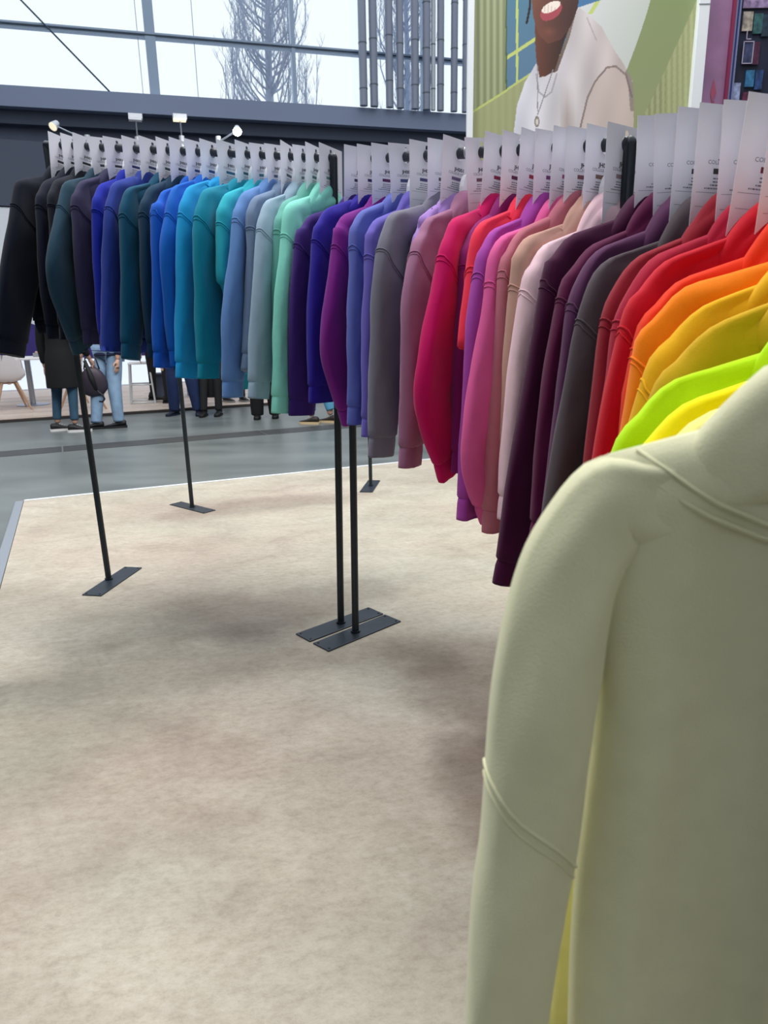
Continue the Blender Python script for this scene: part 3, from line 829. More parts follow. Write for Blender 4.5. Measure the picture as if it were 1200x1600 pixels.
GROUPS = {1: 'hoodies on the left rack', 2: 'hoodies on the middle rack', 3: 'hoodies on the right rack', 4: 'hoodies on the nearest rack'}
HOODIES = [
    ('black', '#0a1124', 1, (-1.397, 3.374, 2.014), -108.7, (0.265, -0.195), [(0.391, -0.494), (0.442, -0.655), (0.489, -0.858)]),  # bluish veil over the black mixed into its colour
    ('k2', '#10172a', 1, (-1.328, 3.341, 2.003), -106, (0.21, -0.191), []),
    ('k3', '#0e1424', 1, (-1.268, 3.312, 1.994), -102.7, (0.222, -0.185), []),
    ('t4', '#213f52', 1, (-1.189, 3.274, 1.982), -104.7, (0.247, -0.189), [(0.389, -0.439), (0.403, -0.593), (0.306, -0.844)]),
    ('g5', '#302e4e', 1, (-1.119, 3.24, 1.971), -106.4, (0.236, -0.183), []),
    ('r6', '#10249c', 1, (-1.032, 3.198, 1.957), -107.7, (0.225, -0.187), []),
    ('i7', '#22388c', 1, (-0.945, 3.156, 1.944), -110.4, (0.233, -0.174), [(0.304, -0.339), (0.392, -0.786), (0.389, -0.827)]),
    ('t8', '#034a68', 1, (-0.87, 3.121, 1.932), -111, (0.25, -0.192), [(0.293, -0.32), (0.369, -0.751), (0.373, -0.813)]),
    ('t9', '#0e3550', 1, (-0.806, 3.09, 1.922), -111, (0.216, -0.183), []),
    ('s10', '#0c58c0', 1, (-0.735, 3.056, 1.911), -110.4, (0.234, -0.194), [(0.28, -0.251), (0.331, -0.497), (0.367, -0.829)]),
    ('s11', '#0c62c4', 1, (-0.673, 3.026, 1.902), -113, (0.235, -0.173), [(0.267, -0.244), (0.337, -0.427), (0.327, -0.817)]),
    ('s12', '#189ad8', 1, (-0.607, 2.994, 1.891), -116.4, (0.232, -0.169), [(0.265, -0.238), (0.313, -0.418), (0.363, -0.825)]),
    ('c13', '#0a88a4', 1, (-0.522, 2.953, 1.878), -116.7, (0.258, -0.176), [(0.296, -0.261), (0.326, -0.41), (0.348, -0.816)]),
    ('a14', '#2cb0c4', 1, (-0.468, 2.927, 1.87), -115.4, (0.225, -0.185), [(0.25, -0.243), (0.288, -0.453), (0.252, -0.52)]),
    ('l15', '#6089c4', 1, (-0.406, 2.897, 1.86), -113.4, (0.223, -0.178), [(0.269, -0.262), (0.375, -0.584), (0.4, -0.86)]),
    ('s16', '#7186a4', 1, (-0.35, 2.87, 1.851), -114.4, (0.234, -0.188), [(0.258, -0.257), (0.308, -0.513), (0.369, -0.763)]),
    ('b17', '#98b2c6', 1, (-0.296, 2.844, 1.843), -115.4, (0.243, -0.197), [(0.287, -0.29), (0.353, -0.507), (0.403, -0.838)]),
    ('s18', '#6fb3a8', 1, (-0.246, 2.82, 1.835), -117.7, (0.215, -0.196), []),
    ('m19', '#88dccb', 1, (-0.2, 2.798, 1.828), -118.2, (0.251, -0.197), [(0.283, -0.303), (0.342, -0.495), (0.387, -0.877)]),
    ('p20', '#3a2070', 2, (-0.076, 2.706, 1.801), -138, (0.247, -0.219), [(0.277, -0.273), (0.324, -0.521), (0.343, -0.858)]),
    ('p21', '#2c1f96', 2, (-0.035, 2.647, 1.791), -134.8, (0.228, -0.197), []),
    ('p22', '#7c2088', 2, (0.013, 2.578, 1.779), -129.1, (0.234, -0.217), [(0.249, -0.262), (0.333, -0.598), (0.24, -0.867)]),
    ('p23', '#5f6aba', 2, (0.066, 2.5, 1.765), -127.5, (0.227, -0.203), [(0.248, -0.263), (0.283, -0.49), (0.304, -0.845)]),
    ('p24', '#6b60ba', 2, (0.116, 2.427, 1.752), -130.1, (0.227, -0.223), [(0.237, -0.263), (0.269, -0.478), (0.29, -0.863)]),
    ('g25', '#787686', 2, (0.188, 2.323, 1.734), -128.1, (0.275, -0.206), [(0.321, -0.306), (0.352, -0.461), (0.382, -0.861)]),
    ('l26', '#ae8ad4', 2, (0.222, 2.273, 1.725), -127.8, (0.182, -0.206), []),
    ('m27', '#a06c8c', 2, (0.258, 2.221, 1.716), -125.8, (0.244, -0.216), [(0.289, -0.276), (0.352, -0.445), (0.374, -0.852)]),
    ('c28', '#cc0a62', 2, (0.327, 2.121, 1.698), -127.5, (0.253, -0.212), [(0.303, -0.308), (0.405, -0.61), (0.295, -0.875)]),
    ('v29', '#861a6a', 2, (0.357, 2.077, 1.691), -129.5, (0.2, -0.223), []),
    ('r30', '#f03050', 2, (0.398, 2.018, 1.68), -132.5, (0.244, -0.214), [(0.269, -0.309), (0.321, -0.489), (0.288, -0.518)]),
    ('o31', '#a844a6', 2, (0.432, 1.968, 1.672), -138.8, (0.237, -0.228), [(0.263, -0.289), (0.312, -0.492), (0.329, -0.914)]),
    ('p32', '#e05c9c', 2, (0.464, 1.922, 1.663), -141.5, (0.247, -0.236), [(0.27, -0.326), (0.358, -0.714), (0.279, -0.92)]),
    ('d33', '#bc6c7c', 2, (0.491, 1.882, 1.657), -145.1, (0.222, -0.22), [(0.262, -0.32), (0.303, -0.697), (0.301, -0.921)]),
    ('t34', '#c69a8c', 2, (0.52, 1.841, 1.649), -147.5, (0.249, -0.234), [(0.259, -0.28), (0.284, -0.499), (0.28, -0.857)]),
    ('p35', '#f0ccd6', 2, (0.549, 1.798, 1.642), -150.5, (0.235, -0.247), []),
    ('m36', '#420a34', 3, (0.604, 1.657, 1.627), -163.7, (0.243, -0.224), [(0.269, -0.283), (0.331, -0.643), (0.372, -0.971)]),
    ('m37', '#560e3c', 3, (0.61, 1.578, 1.612), -163.6, (0.223, -0.237), []),
    ('p38', '#54294f', 3, (0.617, 1.498, 1.597), -163.9, (0.233, -0.234), [(0.265, -0.321), (0.279, -0.431), (0.303, -0.687)]),
    ('c39', '#4c4148', 3, (0.623, 1.419, 1.582), -164.2, (0.247, -0.244), [(0.278, -0.345), (0.299, -0.46), (0.327, -0.647)]),
    ('r40', '#8e182a', 3, (0.63, 1.34, 1.568), -164.2, (0.225, -0.233), [(0.255, -0.311), (0.27, -0.421), (0.282, -0.575)]),
    ('r41', '#a60830', 3, (0.637, 1.261, 1.553), -165.2, (0.231, -0.223), [(0.264, -0.305), (0.275, -0.4), (0.287, -0.539)]),
    ('r42', '#c60c24', 3, (0.643, 1.182, 1.538), -172.9, (0.234, -0.219), []),
    ('r43', '#f03a16', 3, (0.65, 1.102, 1.523), -183.2, (0.236, -0.236), [(0.255, -0.276), (0.272, -0.364), (0.277, -0.438)]),
    ('o44', '#ff8408', 3, (0.656, 1.023, 1.508), -188.7, (0.258, -0.232), [(0.281, -0.276), (0.293, -0.345)]),
    ('g45', '#f0b414', 4, (0.62, 0.985, 1.478), -190, (0.217, -0.233), []),
    ('g46', '#d0a616', 4, (0.595, 0.905, 1.45), -190, (0.211, -0.23), []),
    ('l47', '#bcec0a', 4, (0.55, 0.83, 1.41), -186, (0.24, -0.249), [(0.273, -0.322)]),
    ('y48', '#ffec00', 4, (0.525, 0.755, 1.385), -184, (0.232, -0.241), []),
    ('y49', '#f4ec88', 4, (0.5, 0.685, 1.36), -182, (0.225, -0.222), [(0.262, -0.29), (0.3, -0.5), (0.315, -1.0)]),
    ('pale', '#dddcb8', 4, (.275, .430, 1.335), -180, (.170, -.178), [(.190, -.235), (.205, -.31), (.211, -.42), (.218, -.52), (.222, -.82)]),
]
EXTRA = {'black': 'jet black',
 'k2': 'ink navy',
 'k3': 'midnight navy',
 't4': 'slate petrol',
 'g5': 'dusky aubergine blue',
 'r6': 'deep royal blue',
 'i7': 'denim indigo',
 't8': 'deep teal',
 't9': 'dark airforce blue',
 's10': 'sapphire blue',
 's11': 'cobalt blue',
 's12': 'sky blue',
 'c13': 'lagoon teal',
 'a14': 'light aqua',
 'l15': 'cornflower blue',
 's16': 'steel grey blue',
 'b17': 'pale dusty blue',
 's18': 'sage green',
 'm19': 'mint green',
 'p20': 'dark purple',
 'p21': 'violet indigo',
 'p22': 'magenta purple',
 'p23': 'periwinkle blue',
 'p24': 'lavender violet',
 'g25': 'graphite grey',
 'l26': 'light lilac',
 'm27': 'dusty mauve',
 'c28': 'fuchsia crimson',
 'v29': 'dark orchid',
 'r30': 'bright coral red',
 'o31': 'orchid purple',
 'p32': 'candy pink',
 'd33': 'dusty rose',
 't34': 'nude tan',
 'p35': 'pale baby pink',
 'm36': 'dark burgundy plum',
 'm37': 'mulberry wine',
 'p38': 'faded plum',
 'c39': 'charcoal brown',
 'r40': 'brick red',
 'r41': 'deep crimson',
 'r42': 'fire red',
 'r43': 'orange red',
 'o44': 'bright orange',
 'g45': 'golden mustard',
 'g46': 'olive mustard',
 'l47': 'acid lime',
 'y48': 'sun yellow',
 'y49': 'pale lemon',
 'pale': 'pale pistachio green'}
DEFE = [(.045, -.07), (.085, -.30), (.095, -.62)]
M_hang = mat('white_plastic_hanger', '#f2f4f8', .35)
M_hook = mat('hook_metal', '#d8dde4', .25, metal=.8)

def hanger_meshes():
    mb = MB()
    arc = []
    for k in range(9):   # centre arch
        th = PI * k / 8; arc.append((.030 * math.cos(th), 0, -.100 + .050 * math.sin(th)))
    arm = lambda s: [(s * x, 0, z) for x, z in ((.031, -.125), (.034, -.175), (.07, -.215), (.13, -.262))]
    pts = arm(1)[::-1] + arc + arm(-1)
    vv = []; n = len(pts)
    for i, p in enumerate(pts):
        a = Vector(pts[max(0, i - 1)]); b = Vector(pts[min(n - 1, i + 1)]); t = (b - a).normalized(); nn = Vector((-t.z, 0, t.x))
        if nn.z < 0 and 0 < i < n: nn = nn
        w = .006
        P_ = Vector(p)
        for sx, sy in ((-1, -1), (1, -1), (1, 1), (-1, 1)): vv.append(P_ + nn * sx * w + Vector((0, sy * .006, 0)))
    ff = [(i * 4 + j, i * 4 + (j + 1) % 4, i * 4 + 4 + (j + 1) % 4, i * 4 + 4 + j) for i in range(n - 1) for j in range(4)] + [(3, 2, 1, 0), tuple((n - 1) * 4 + j for j in range(4))]
    mb.add(vv, ff)
    # solid centre web under the arch
    web = []
    for yy_ in (-.003, .003):
        web += [(.030 * math.cos(PI * k / 8), yy_, -.100 + .050 * math.sin(PI * k / 8)) for k in range(9)] + [(-.03, yy_, -.13), (.03, yy_, -.13)]
    m = 11
    mb.add(web, [tuple(range(m)), tuple(range(2 * m - 1, m - 1, -1))] + [(i, i + m, (i + 1) % m + m, (i + 1) % m) for i in range(m)])
    
    hk = MB(); pts = [(0, 0, -.052), (0, 0, -.024)]
    for k in range(13):
        th = -PI / 2 + PI * 1.25 * k / 12; pts.append((.0185 * math.cos(th), 0, .0 + .0185 * math.sin(th)))
    hk.tube(pts, .0019, 6)
    def tome(n_, b, m_):
        me = bpy.data.meshes.new(n_); me.from_pydata([tuple(v) for v in b.v], [], b.f); me.update(); me.materials.append(m_)
        me.polygons.foreach_set('use_smooth', [True] * len(me.polygons)) if n_ == 'hook' else None
        return me
    return tome('hanger_arms', mb, M_hang), tome('hook', hk, M_hook)
ME_HANG, ME_HOOK = hanger_meshes()

def make_hoodie(i, row):
    key, col, grp, hk, yaw, c, edges = row
    nm = EXTRA[key]
    big = key == 'pale'
    o = empty('hoodie', hk, math.radians(yaw))
    tag(o, LABELS[key], 'hoodie', GROUPS[grp])
    m = cloth(nm, col)
    vis = [e for e in edges]
    if len(vis) < 3:
        base = [(c[0] + a - .012, c[1] + b) for a, b in DEFE]
        if len(vis) == 0: vis = base
        elif len(vis) == 1: vis = vis + base[1:]
        else: vis = vis + base[2:]
    if vis[-1][1] > -.75 and len(vis) > 1 and not (key in ('a14', 'r30')): vis = vis + [(min(vis[-1][0], .36) + .01, -.90)]
    elif vis[-1][1] > -.6: vis = vis + [(min(vis[-1][0], .33) - .01, -.86)]
    r = random.Random(100 + i)
    kw = dict(S=1.0, rscale={'black': 1.45, 't4': 1.15, 'k2': 1.2, 'k3': 1.2, 'g25': 1.1, 'c28': 1.12, 'p20': 1.12, 'm36': 1.15}.get(key, 1.0))
    nk = None; neckv = None
    if big:
        nk = (.050, c[1] + .024); neckv = c[1] + .036
        kw = dict(S=.82, nring=70, nseg=40, rscale=.64, thick=1.1, seam_at=.24)
    left = sleeve_mesh(c, vis, 1, i, neckpt=nk, **kw)
    cr = (min(max(c[0], .2), .25) if not big else c[0], c[1])
    er = [(cr[0] + .04, cr[1] - .07), (cr[0] + .075 + r.uniform(-.02, .02), cr[1] - .3), (cr[0] + .075 + r.uniform(-.03, .03), cr[1] - .65)]
    right = sleeve_mesh(cr, er, -1, i + 50, neckpt=nk, **kw)
    for sl, cf in (left, right):
        s = meshobj('sleeve', sl, m, o); meshobj('cuff', cf, m, s)
    hem = interp(c[1], [-.26, -.18], [-.80, -.79]) + r.uniform(-.01, .01)
    cc = (cr[0], c[1])
    if big: body, band, seam = torso_mesh(cc, i, W=.134, hem=-.70, T=.026, nx=60, nz=60, neckv=neckv, ns=.75)
    else: body, band, seam = torso_mesh(cc, i, W=min(.2, cr[0] - .02) if key != 'black' else .25, hem=hem, neckv=neckv)
    meshobj('torso', body, m, o); meshobj('waistband', band, m, o); meshobj('neck_seam', seam, m, o)
    hd = meshobj('hood', hood_mesh(c, i, S=(.84 if big else 1.0), flat=(.3 if big else 1.0), neckv=neckv, height=r.uniform(.7, 1.3), peak=(-.098 if big else {1: -.086, 2: -.106, 3: -.100, 4: -.10}[grp])), m, o)
    # hanger
    h = empty('hanger', hk, math.radians(yaw)); tag(h, 'white plastic hanger carrying the %s hoodie' % nm, 'hanger', 'white hangers')
    a_ = fromme('hanger_arms', ME_HANG, h); a_.location.z = {1: .006, 2: -.012, 3: -.008, 4: -.03}[grp]; fromme('hook', ME_HOOK, h)
    return o

PLACE = {'black': 'at the far left end of the racks',
 'k2': 'hanging between the jet black and the midnight navy one',
 'k3': 'hanging between the ink navy and the slate petrol one',
 't4': 'hanging between the midnight navy and the dusky aubergine blue one',
 'g5': 'hanging between the slate petrol and the deep royal blue one',
 'r6': 'hanging between the dusky aubergine blue and the denim indigo one',
 'i7': 'hanging between the deep royal blue and the deep teal one',
 't8': 'hanging between the denim indigo and the dark airforce blue one',
 't9': 'hanging between the deep teal and the sapphire blue one',
 's10': 'hanging between the dark airforce blue and the cobalt blue one',
 's11': 'hanging between the sapphire blue and the sky blue one',
 's12': 'hanging between the cobalt blue and the lagoon teal one',
 'c13': 'hanging between the sky blue and the light aqua one',
 'a14': 'hanging between the lagoon teal and the cornflower blue one',
 'l15': 'hanging between the light aqua and the steel grey blue one',
 's16': 'hanging between the cornflower blue and the pale dusty blue one',
 'b17': 'hanging between the steel grey blue and the sage green one',
 's18': 'hanging between the pale dusty blue and the mint green one',
 'm19': 'hanging between the sage green and the dark purple one',
 'p20': 'hanging between the mint green and the violet indigo one',
 'p21': 'hanging between the dark purple and the magenta purple one',
 'p22': 'hanging between the violet indigo and the periwinkle blue one',
 'p23': 'hanging between the magenta purple and the lavender violet one',
 'p24': 'hanging between the periwinkle blue and the graphite grey one',
 'g25': 'hanging between the lavender violet and the light lilac one',
 'l26': 'hanging between the graphite grey and the dusty mauve one',
 'm27': 'hanging between the light lilac and the fuchsia crimson one',
 'c28': 'hanging between the dusty mauve and the dark orchid one',
 'v29': 'hanging between the fuchsia crimson and the bright coral red one',
 'r30': 'hanging between the dark orchid and the orchid purple one',
 'o31': 'hanging between the bright coral red and the candy pink one',
 'p32': 'hanging between the orchid purple and the dusty rose one',
 'd33': 'hanging between the candy pink and the nude tan one',
 't34': 'hanging between the dusty rose and the pale baby pink one',
 'p35': 'hanging between the nude tan and the dark burgundy plum one',
 'm36': 'hanging between the pale baby pink and the mulberry wine one',
 'm37': 'hanging between the dark burgundy plum and the faded plum one',
 'p38': 'hanging between the mulberry wine and the charcoal brown one',
 'c39': 'hanging between the faded plum and the brick red one',
 'r40': 'hanging between the charcoal brown and the deep crimson one',
 'r41': 'hanging between the brick red and the fire red one',
 'r42': 'hanging between the deep crimson and the orange red one',
 'r43': 'hanging between the fire red and the bright orange one',
 'o44': 'hanging between the orange red and the golden mustard one',
 'g45': 'hanging between the bright orange and the olive mustard one',
 'g46': 'hanging between the golden mustard and the acid lime one',
 'l47': 'hanging between the olive mustard and the sun yellow one',
 'y48': 'hanging between the acid lime and the pale lemon one',
 'y49': 'hanging between the sun yellow and the pale pistachio green one',
 'pale': 'filling the right foreground, nearest the camera'}

LABELS = {k: ('%s hoodie %s' % (EXTRA[k], PLACE[k])) for k in EXTRA}
for i, row in enumerate(HOODIES): make_hoodie(i, row)

# ---------------------------------------------------------------- cards on the rails
def card_mesh():
    bm = bmesh.new()
    W, Z0, Z1 = .074, -.172, .038
    outer = [bm.verts.new((x, 0, z)) for x, z in ((-W, Z0), (W, Z0), (W, Z1), (-W, Z1))]
    hole = []
    for k in range(20):
        a = math.radians(112 + (428 - 112) * k / 19); hole.append((.0178 * math.cos(a), .0178 * math.sin(a)))
    hole += [(.0065, .026), (.003, .0285), (-.003, .0285), (-.0065, .026)]
    hv = [bm.verts.new((x, 0, z)) for x, z in hole]
    es = []
    for L_ in (outer, hv):
        for i in range(len(L_)): es.append(bm.edges.new((L_[i], L_[(i + 1) % len(L_)])))
    bmesh.ops.triangle_fill(bm, edges=es, use_beauty=True)
    # remove faces that may have filled the hole
    for f in [f for f in bm.faces if all(v in hv for v in f.verts) and math.hypot(f.calc_center_median().x, f.calc_center_median().z) < .012]: bm.faces.remove(f)
    g = bmesh.ops.extrude_face_region(bm, geom=list(bm.faces))
    for v in [e for e in g['geom'] if isinstance(e, bmesh.types.BMVert)]: v.co.y += .0007
    bmesh.ops.recalc_face_normals(bm, faces=list(bm.faces))
    me = bpy.data.meshes.new('card'); bm.to_mesh(me); bm.free(); return me
def text_geo(s, size, xoff, z, sx=1.0, align='CENTER', bold=0):
    cu = bpy.data.curves.new('t', 'FONT'); cu.body = s; cu.size = size; cu.align_x = align; cu.resolution_u = 2; cu.offset = bold
    ob = bpy.data.objects.new('t', cu); C.objects.link(ob)
    dg = bpy.context.evaluated_depsgraph_get(); me = ob.evaluated_get(dg).to_mesh()
    vv = [(-(v.co.x * sx + xoff), 0, v.co.y + z) for v in me.vertices]; ff = [tuple(p.vertices) for p in me.polygons]
    ob.evaluated_get(dg).to_mesh_clear(); bpy.data.objects.remove(ob); bpy.data.curves.remove(cu)
    return vv, ff
M_card = mat('white_card', '#eeeef8', .55)
M_ink = mat('black_ink', '#1c1d26', .6); M_ink2 = mat('grey_ink', '#6d6f7e', .6)
ME_CARD = card_mesh(); ME_CARD.materials.append(M_card)
def pm(name, parts, m):
    b = MB()
    for vv, ff in parts: b.add([(x, .0010, z) for x, y, z in vv], [f[::-1] for f in ff])
    me = bpy.data.meshes.new(name); me.from_pydata([tuple(v) for v in b.v], [], b.f); me.update(); me.materials.append(m); return me
ME_T1 = pm('article_number', [text_geo('JH001', .0135, 0, -.0475, 1.25, bold=.0004)], M_ink)
rr_ = random.Random(5)
def bar(x0, x1, z0, z1): return ([(x0, 0, z0), (x1, 0, z0), (x1, 0, z1), (x0, 0, z1)], [(0, 1, 2, 3)])
ME_T2 = pm('product_name', [text_geo('COLLEGE HOODIE', .0095, 0, -.0575, 1.12)], M_ink2)
small = []
for k, z in enumerate((-.082, -.0875, -.0930, -.0985)):     # rows of print too small to read
    x = -.03 - .006 * (k > 1) - .012 * (k > 2)
    xe = -x
    while x < xe: w = rr_.uniform(.002, .007); small.append(bar(x, min(x + w, xe), z, z + .0022)); x += w + .0014
small.append(bar(-.066, .066, -.1045, -.1039)); small.append(bar(-.066, .066, -.128, -.1274))
ME_T3 = pm('small_print', small, M_ink2)
ME_T4 = pm('lower_line', [text_geo('100 COLOURS', .0085, 0, -.143, 1.15, bold=.0002)], M_ink)
ME_BAR = pm('colour_bar', [bar(-.031, .031, -.0735, -.0645)], M_ink)
rail_of = {1: (Lt, M1t), 2: (M2t, Nt), 3: (N2, PT)}
def card(loc, yaw, tilt, turn, barcol, label):
    o = fromme('rail_card', ME_CARD); o.location = loc
    o.rotation_euler = (turn * .0, tilt, yaw)
    o.rotation_mode = 'XYZ'
    tag(o, label, 'tag', 'white cards on the rails')
    fromme('article_number', ME_T1, o); fromme('product_name', ME_T2, o); fromme('small_print', ME_T3, o); fromme('lower_line', ME_T4, o)
    b = fromme('colour_bar', ME_BAR, o)
    b.material_slots[0].link = 'OBJECT'; b.material_slots[0].material = mat('bar ink', barcol, .6)
    return o
DARKC = lambda h: '#' + ''.join('%02x' % int(int(h[k:k + 2], 16) * .62 + 14) for k in (1, 3, 5))
rt = random.Random(23)
for i, row in enumerate(HOODIES[:-1]):
    key, col, grp, hk, yaw, c, e = row
    if grp == 4: continue
    nxt = HOODIES[i + 1]
    if nxt[2] == grp: p = (Vector(hk) + Vector(nxt[3])) / 2
    else:
        if grp == 3: continue
        a, b = rail_of[grp]; p = Vector(hk).lerp(Vector(b), .75)
    base = yaw
    a, b = rail_of[grp]
    perp = math.degrees(math.atan2(b[1] - a[1], b[0] - a[0])) - 90
    yw = perp + (yaw - perp) * .35 + rt.uniform(-5, 5)
    if grp == 3: yw = yaw + rt.uniform(-4, 4)
    card(p + Vector((0, 0, -.002)), math.radians(yw), math.radians(rt.choice([0, 0, 0, 4, -4, 7, 2, -2])), 0, DARKC(col),
         'white card on the rail right in front of the %s hoodie' % EXTRA[key])

# ---------------------------------------------------------------- furniture of the stand opposite
M_shell = mat('white_chair_shell', '#d9d6da', .4); M_beech = mat('beech_legs', '#b08e74', .5, noise_amt=.1, noise_scale=20)
M_cush = mat('pale_cushion', '#cfc9c6', .8)
def shell_chair(loc, rz, label):
    o = empty('shell_chair', loc, rz); tag(o, label, 'chair', 'white shell chairs at the table')
    # bucket shell: profile swept sideways, curled edges
    prof = [(.23, .43), (.20, .445), (.10, .435), (-.05, .425), (-.15, .44), (-.20, .50), (-.225, .60), (-.245, .72), (-.255, .82)]
    nu = 12; vv = []
    for sgn in (0, 1):
        for k, (y, z) in enumerate(prof):
            w = interp(k, [0, 2, 5, 7, 8], [.19, .235, .235, .20, .15])
            for i in range(nu + 1):
                t = -1 + 2 * i / nu
                lift = .085 * abs(t) ** 3 * (1 if k < 6 else .3); fwd = .10 * abs(t) ** 2.5 * (0 if k < 4 else min(1, (k - 3) / 3))
                vv.append((t * w, y + fwd, z + lift - (.012 if sgn else 0) + 0))
    n = len(prof) * (nu + 1); ff = []
    for k in range(len(prof) - 1):
        for i in range(nu):
            a = k * (nu + 1) + i; q = (a, a + 1, a + nu + 2, a + nu + 1)
            ff.append(q); ff.append(tuple(n + x for x in q)[::-1])
    for k in range(len(prof) - 1):
        for i in (0, nu):
            a = k * (nu + 1) + i; b = a + nu + 1; ff.append((a, b, b + n, a + n))
    for i in range(nu):
        for k in (0, len(prof) - 1):
            a = k * (nu + 1) + i; ff.append((a, a + 1, a + 1 + n, a + n))
    s = meshobj('seat_shell', (vv, ff), M_shell, o)
    mb = MB(); mb.box((0, .03, .455), (.34, .34, .03), bev=.012); mb.build('cushion', M_cush, o, True)
    mb = MB(); mb.box((0, 0, .405), (.26, .045, .03), bev=.006); mb.box((0, 0, .402), (.045, .26, .03), bev=.006); mb.build('leg_cross', M_beech, o)
    for sx in (-1, 1):
        for sy in (-1, 1):
            mb = MB(); mb.tube([(sx * .10, sy * .10, .41), (sx * .24, sy * .22, 0)], [.022, .014], 8); autosmooth(mb.build('leg', M_beech, o))
    return o
Z = DZ
shell_chair((-5.66, 10.85, Z), math.radians(35), 'white shell chair with beech legs at the far left, in front of the table')
shell_chair((-5.10, 11.7, Z), math.radians(120), 'white shell chair with beech legs behind the person in black coat')
shell_chair((-4.45, 10.55, Z), math.radians(250), 'white shell chair partly hidden between the black coat and the grey rack post')
t = empty('cafe_table', (-5.62, 11.45, Z)); tag(t, 'white topped cafe table on a steel column at the far left', 'table')
mb = MB(); mb.box((0, 0, .74), (1.1, .75, .035), .4, bev=.01); mb.build('tabletop', mat('white_tabletop', '#e6e6ea', .4), t)
mb = MB(); mb.tube([(0, 0, .02), (0, 0, .725)], .045, 16); autosmooth(mb.build('column', M_chr, t))
mb = MB(); mb.tube([(0, 0, 0), (0, 0, .012), (0, 0, .02)], [.25, .25, .06], 28); autosmooth(mb.build('foot_plate', M_chr, t))
tr_ = empty('napkin_box', (-5.40, 11.45, Z + .7575), .4); tag(tr_, 'small grey box with pinkish contents on the cafe table', 'box')
mb = MB(); mb.box((0, 0, .03), (.2, .12, .06), bev=.006); mb.build('box_body', mat('grey_box', '#8b8b90', .6), tr_)
for k in range(3):
    mb = MB(); mb.tube([(-.05 + k * .05, 0, .06), (-.05 + k * .05, .005, .085 + .01 * k)], [.024, .014], 8); mb.build('sweet', mat('pink_wrap%d' % k, ('#c89a92', '#a4524e', '#d8c4b8')[k], .5), tr_)
# white metal high stool with a bag shelf
st = empty('metal_stool', (-3.86, 11.5, Z), math.radians(15)); tag(st, 'white metal frame stool behind the person in light jeans', 'stool')
M_wm = mat('white_metal_tube', '#d6dade', .35, metal=.3)
mb = MB(); mb.box((0, 0, .63), (.34, .34, .03), bev=.008); mb.build('seat', mat('white_seat', '#dadce0', .5), st)
for sx in (-1, 1):
    for sy in (-1, 1):
        mb = MB(); mb.tube([(sx * .15, sy * .15, .62), (sx * .19, sy * .19, 0)], .014, 8); autosmooth(mb.build('leg', M_wm, st))
for z, w in ((.30, .172), (.02, .188)):
    for k in range(4):
        a, b = [(-w, -w), (w, -w), (w, w), (-w, w)][k], [(w, -w), (w, w), (-w, w), (-w, -w)][k]
        mb = MB(); mb.tube([(a[0], a[1], z), (b[0], b[1], z)], .011, 8); mb.build('rung', M_wm, st, True)
gb = empty('grey_crate', (-3.66, 12.1, Z)); tag(gb, 'dark grey storage box seen behind the white metal stool', 'box')
mb = MB(); mb.box((0, 0, .2), (.36, .3, .40), .4, bev=.01); mb.build('box_body', mat('slate_box', '#4b5468', .6), gb)
mb = MB(); mb.box((-.0, -.02, .415), (.38, .32, .03), .4, bev=.008); mb.build('lid', mat('slate_lid', '#3a4358', .6), gb)
mb = MB(); p_ = Vector((.06, -.15, .26)); mb.box(p_, (.10, .01, .03), .4); mb.build('label_plate', mat('pale_label', '#9aa2b4', .5), gb)
# low blue cabinet further right
cb = empty('blue_cabinet', (-3.05, 12.3, Z), .4); tag(cb, 'blue cabinet on the stand below the sapphire hoodies', 'cabinet')
mb = MB(); mb.box((0, .2, .5), (.5, .4, 1.0), bev=.008); mb.build('cabinet_body', mat('petrol_blue_laminate', '#1f5c8c', .5), cb)
mb = MB(); mb.box((0, -.006, .5), (.46, .014, .92), bev=.004); d_ = mb.build('door', mat('petrol_blue_door', '#25659a', .5), cb)
mb = MB(); mb.tube([(.18, -.03, .45), (.18, -.03, .6)], .006, 8); mb.build('handle', M_chr, d_)

# ---------------------------------------------------------------- people in the aisle
M_skin = mat('skin', '#c79a86', .6); M_skin_d = mat('skin_hand', '#c9a08e', .6)
def skin_mesh(name, verts, edges, radii, m, parent, sub=1, root=0):
    me = bpy.data.meshes.new(name); me.from_pydata(verts, edges, []); me.update()
    ob = bpy.data.objects.new(name, me); C.objects.link(ob)
    md = ob.modifiers.new('s', 'SKIN'); md.use_smooth_shade = True
    for i, v in enumerate(me.skin_vertices[0].data):
        r_ = radii[i]; v.radius = (r_, r_) if not isinstance(r_, tuple) else r_; v.use_root = (i == root)
    sb = ob.modifiers.new('u', 'SUBSURF'); sb.levels = sub; sb.render_levels = sub
    bpy.context.view_layer.update()
    dg = bpy.context.evaluated_depsgraph_get()
    nm = bpy.data.meshes.new_from_object(ob.evaluated_get(dg))
    bpy.data.objects.remove(ob); nm.materials.clear(); nm.materials.append(m)
    nm.polygons.foreach_set('use_smooth', [True] * len(nm.polygons))
    o = bpy.data.objects.new(name, nm); return link(o, parent)
def chain(*pts):
    return list(pts)
def ellipsoid(mb, c, r, n=14, m=10, fn=None):
    vv = []; ff = []
    for j in range(m + 1):
        ph = PI * j / m
        for i in range(n):
            a = 2 * PI * i / n; p = Vector((math.sin(ph) * math.cos(a), math.sin(ph) * math.sin(a), math.cos(ph)))
            if fn: p = fn(p)
            vv.append(Vector((p.x * r[0], p.y * r[1], p.z * r[2])) + Vector(c))
    for j in range(m):
        for i in range(n): ff.append((j * n + i, (j + 1) * n + i, (j + 1) * n + (i + 1) % n, j * n + (i + 1) % n))
    return mb.add(vv, ff)
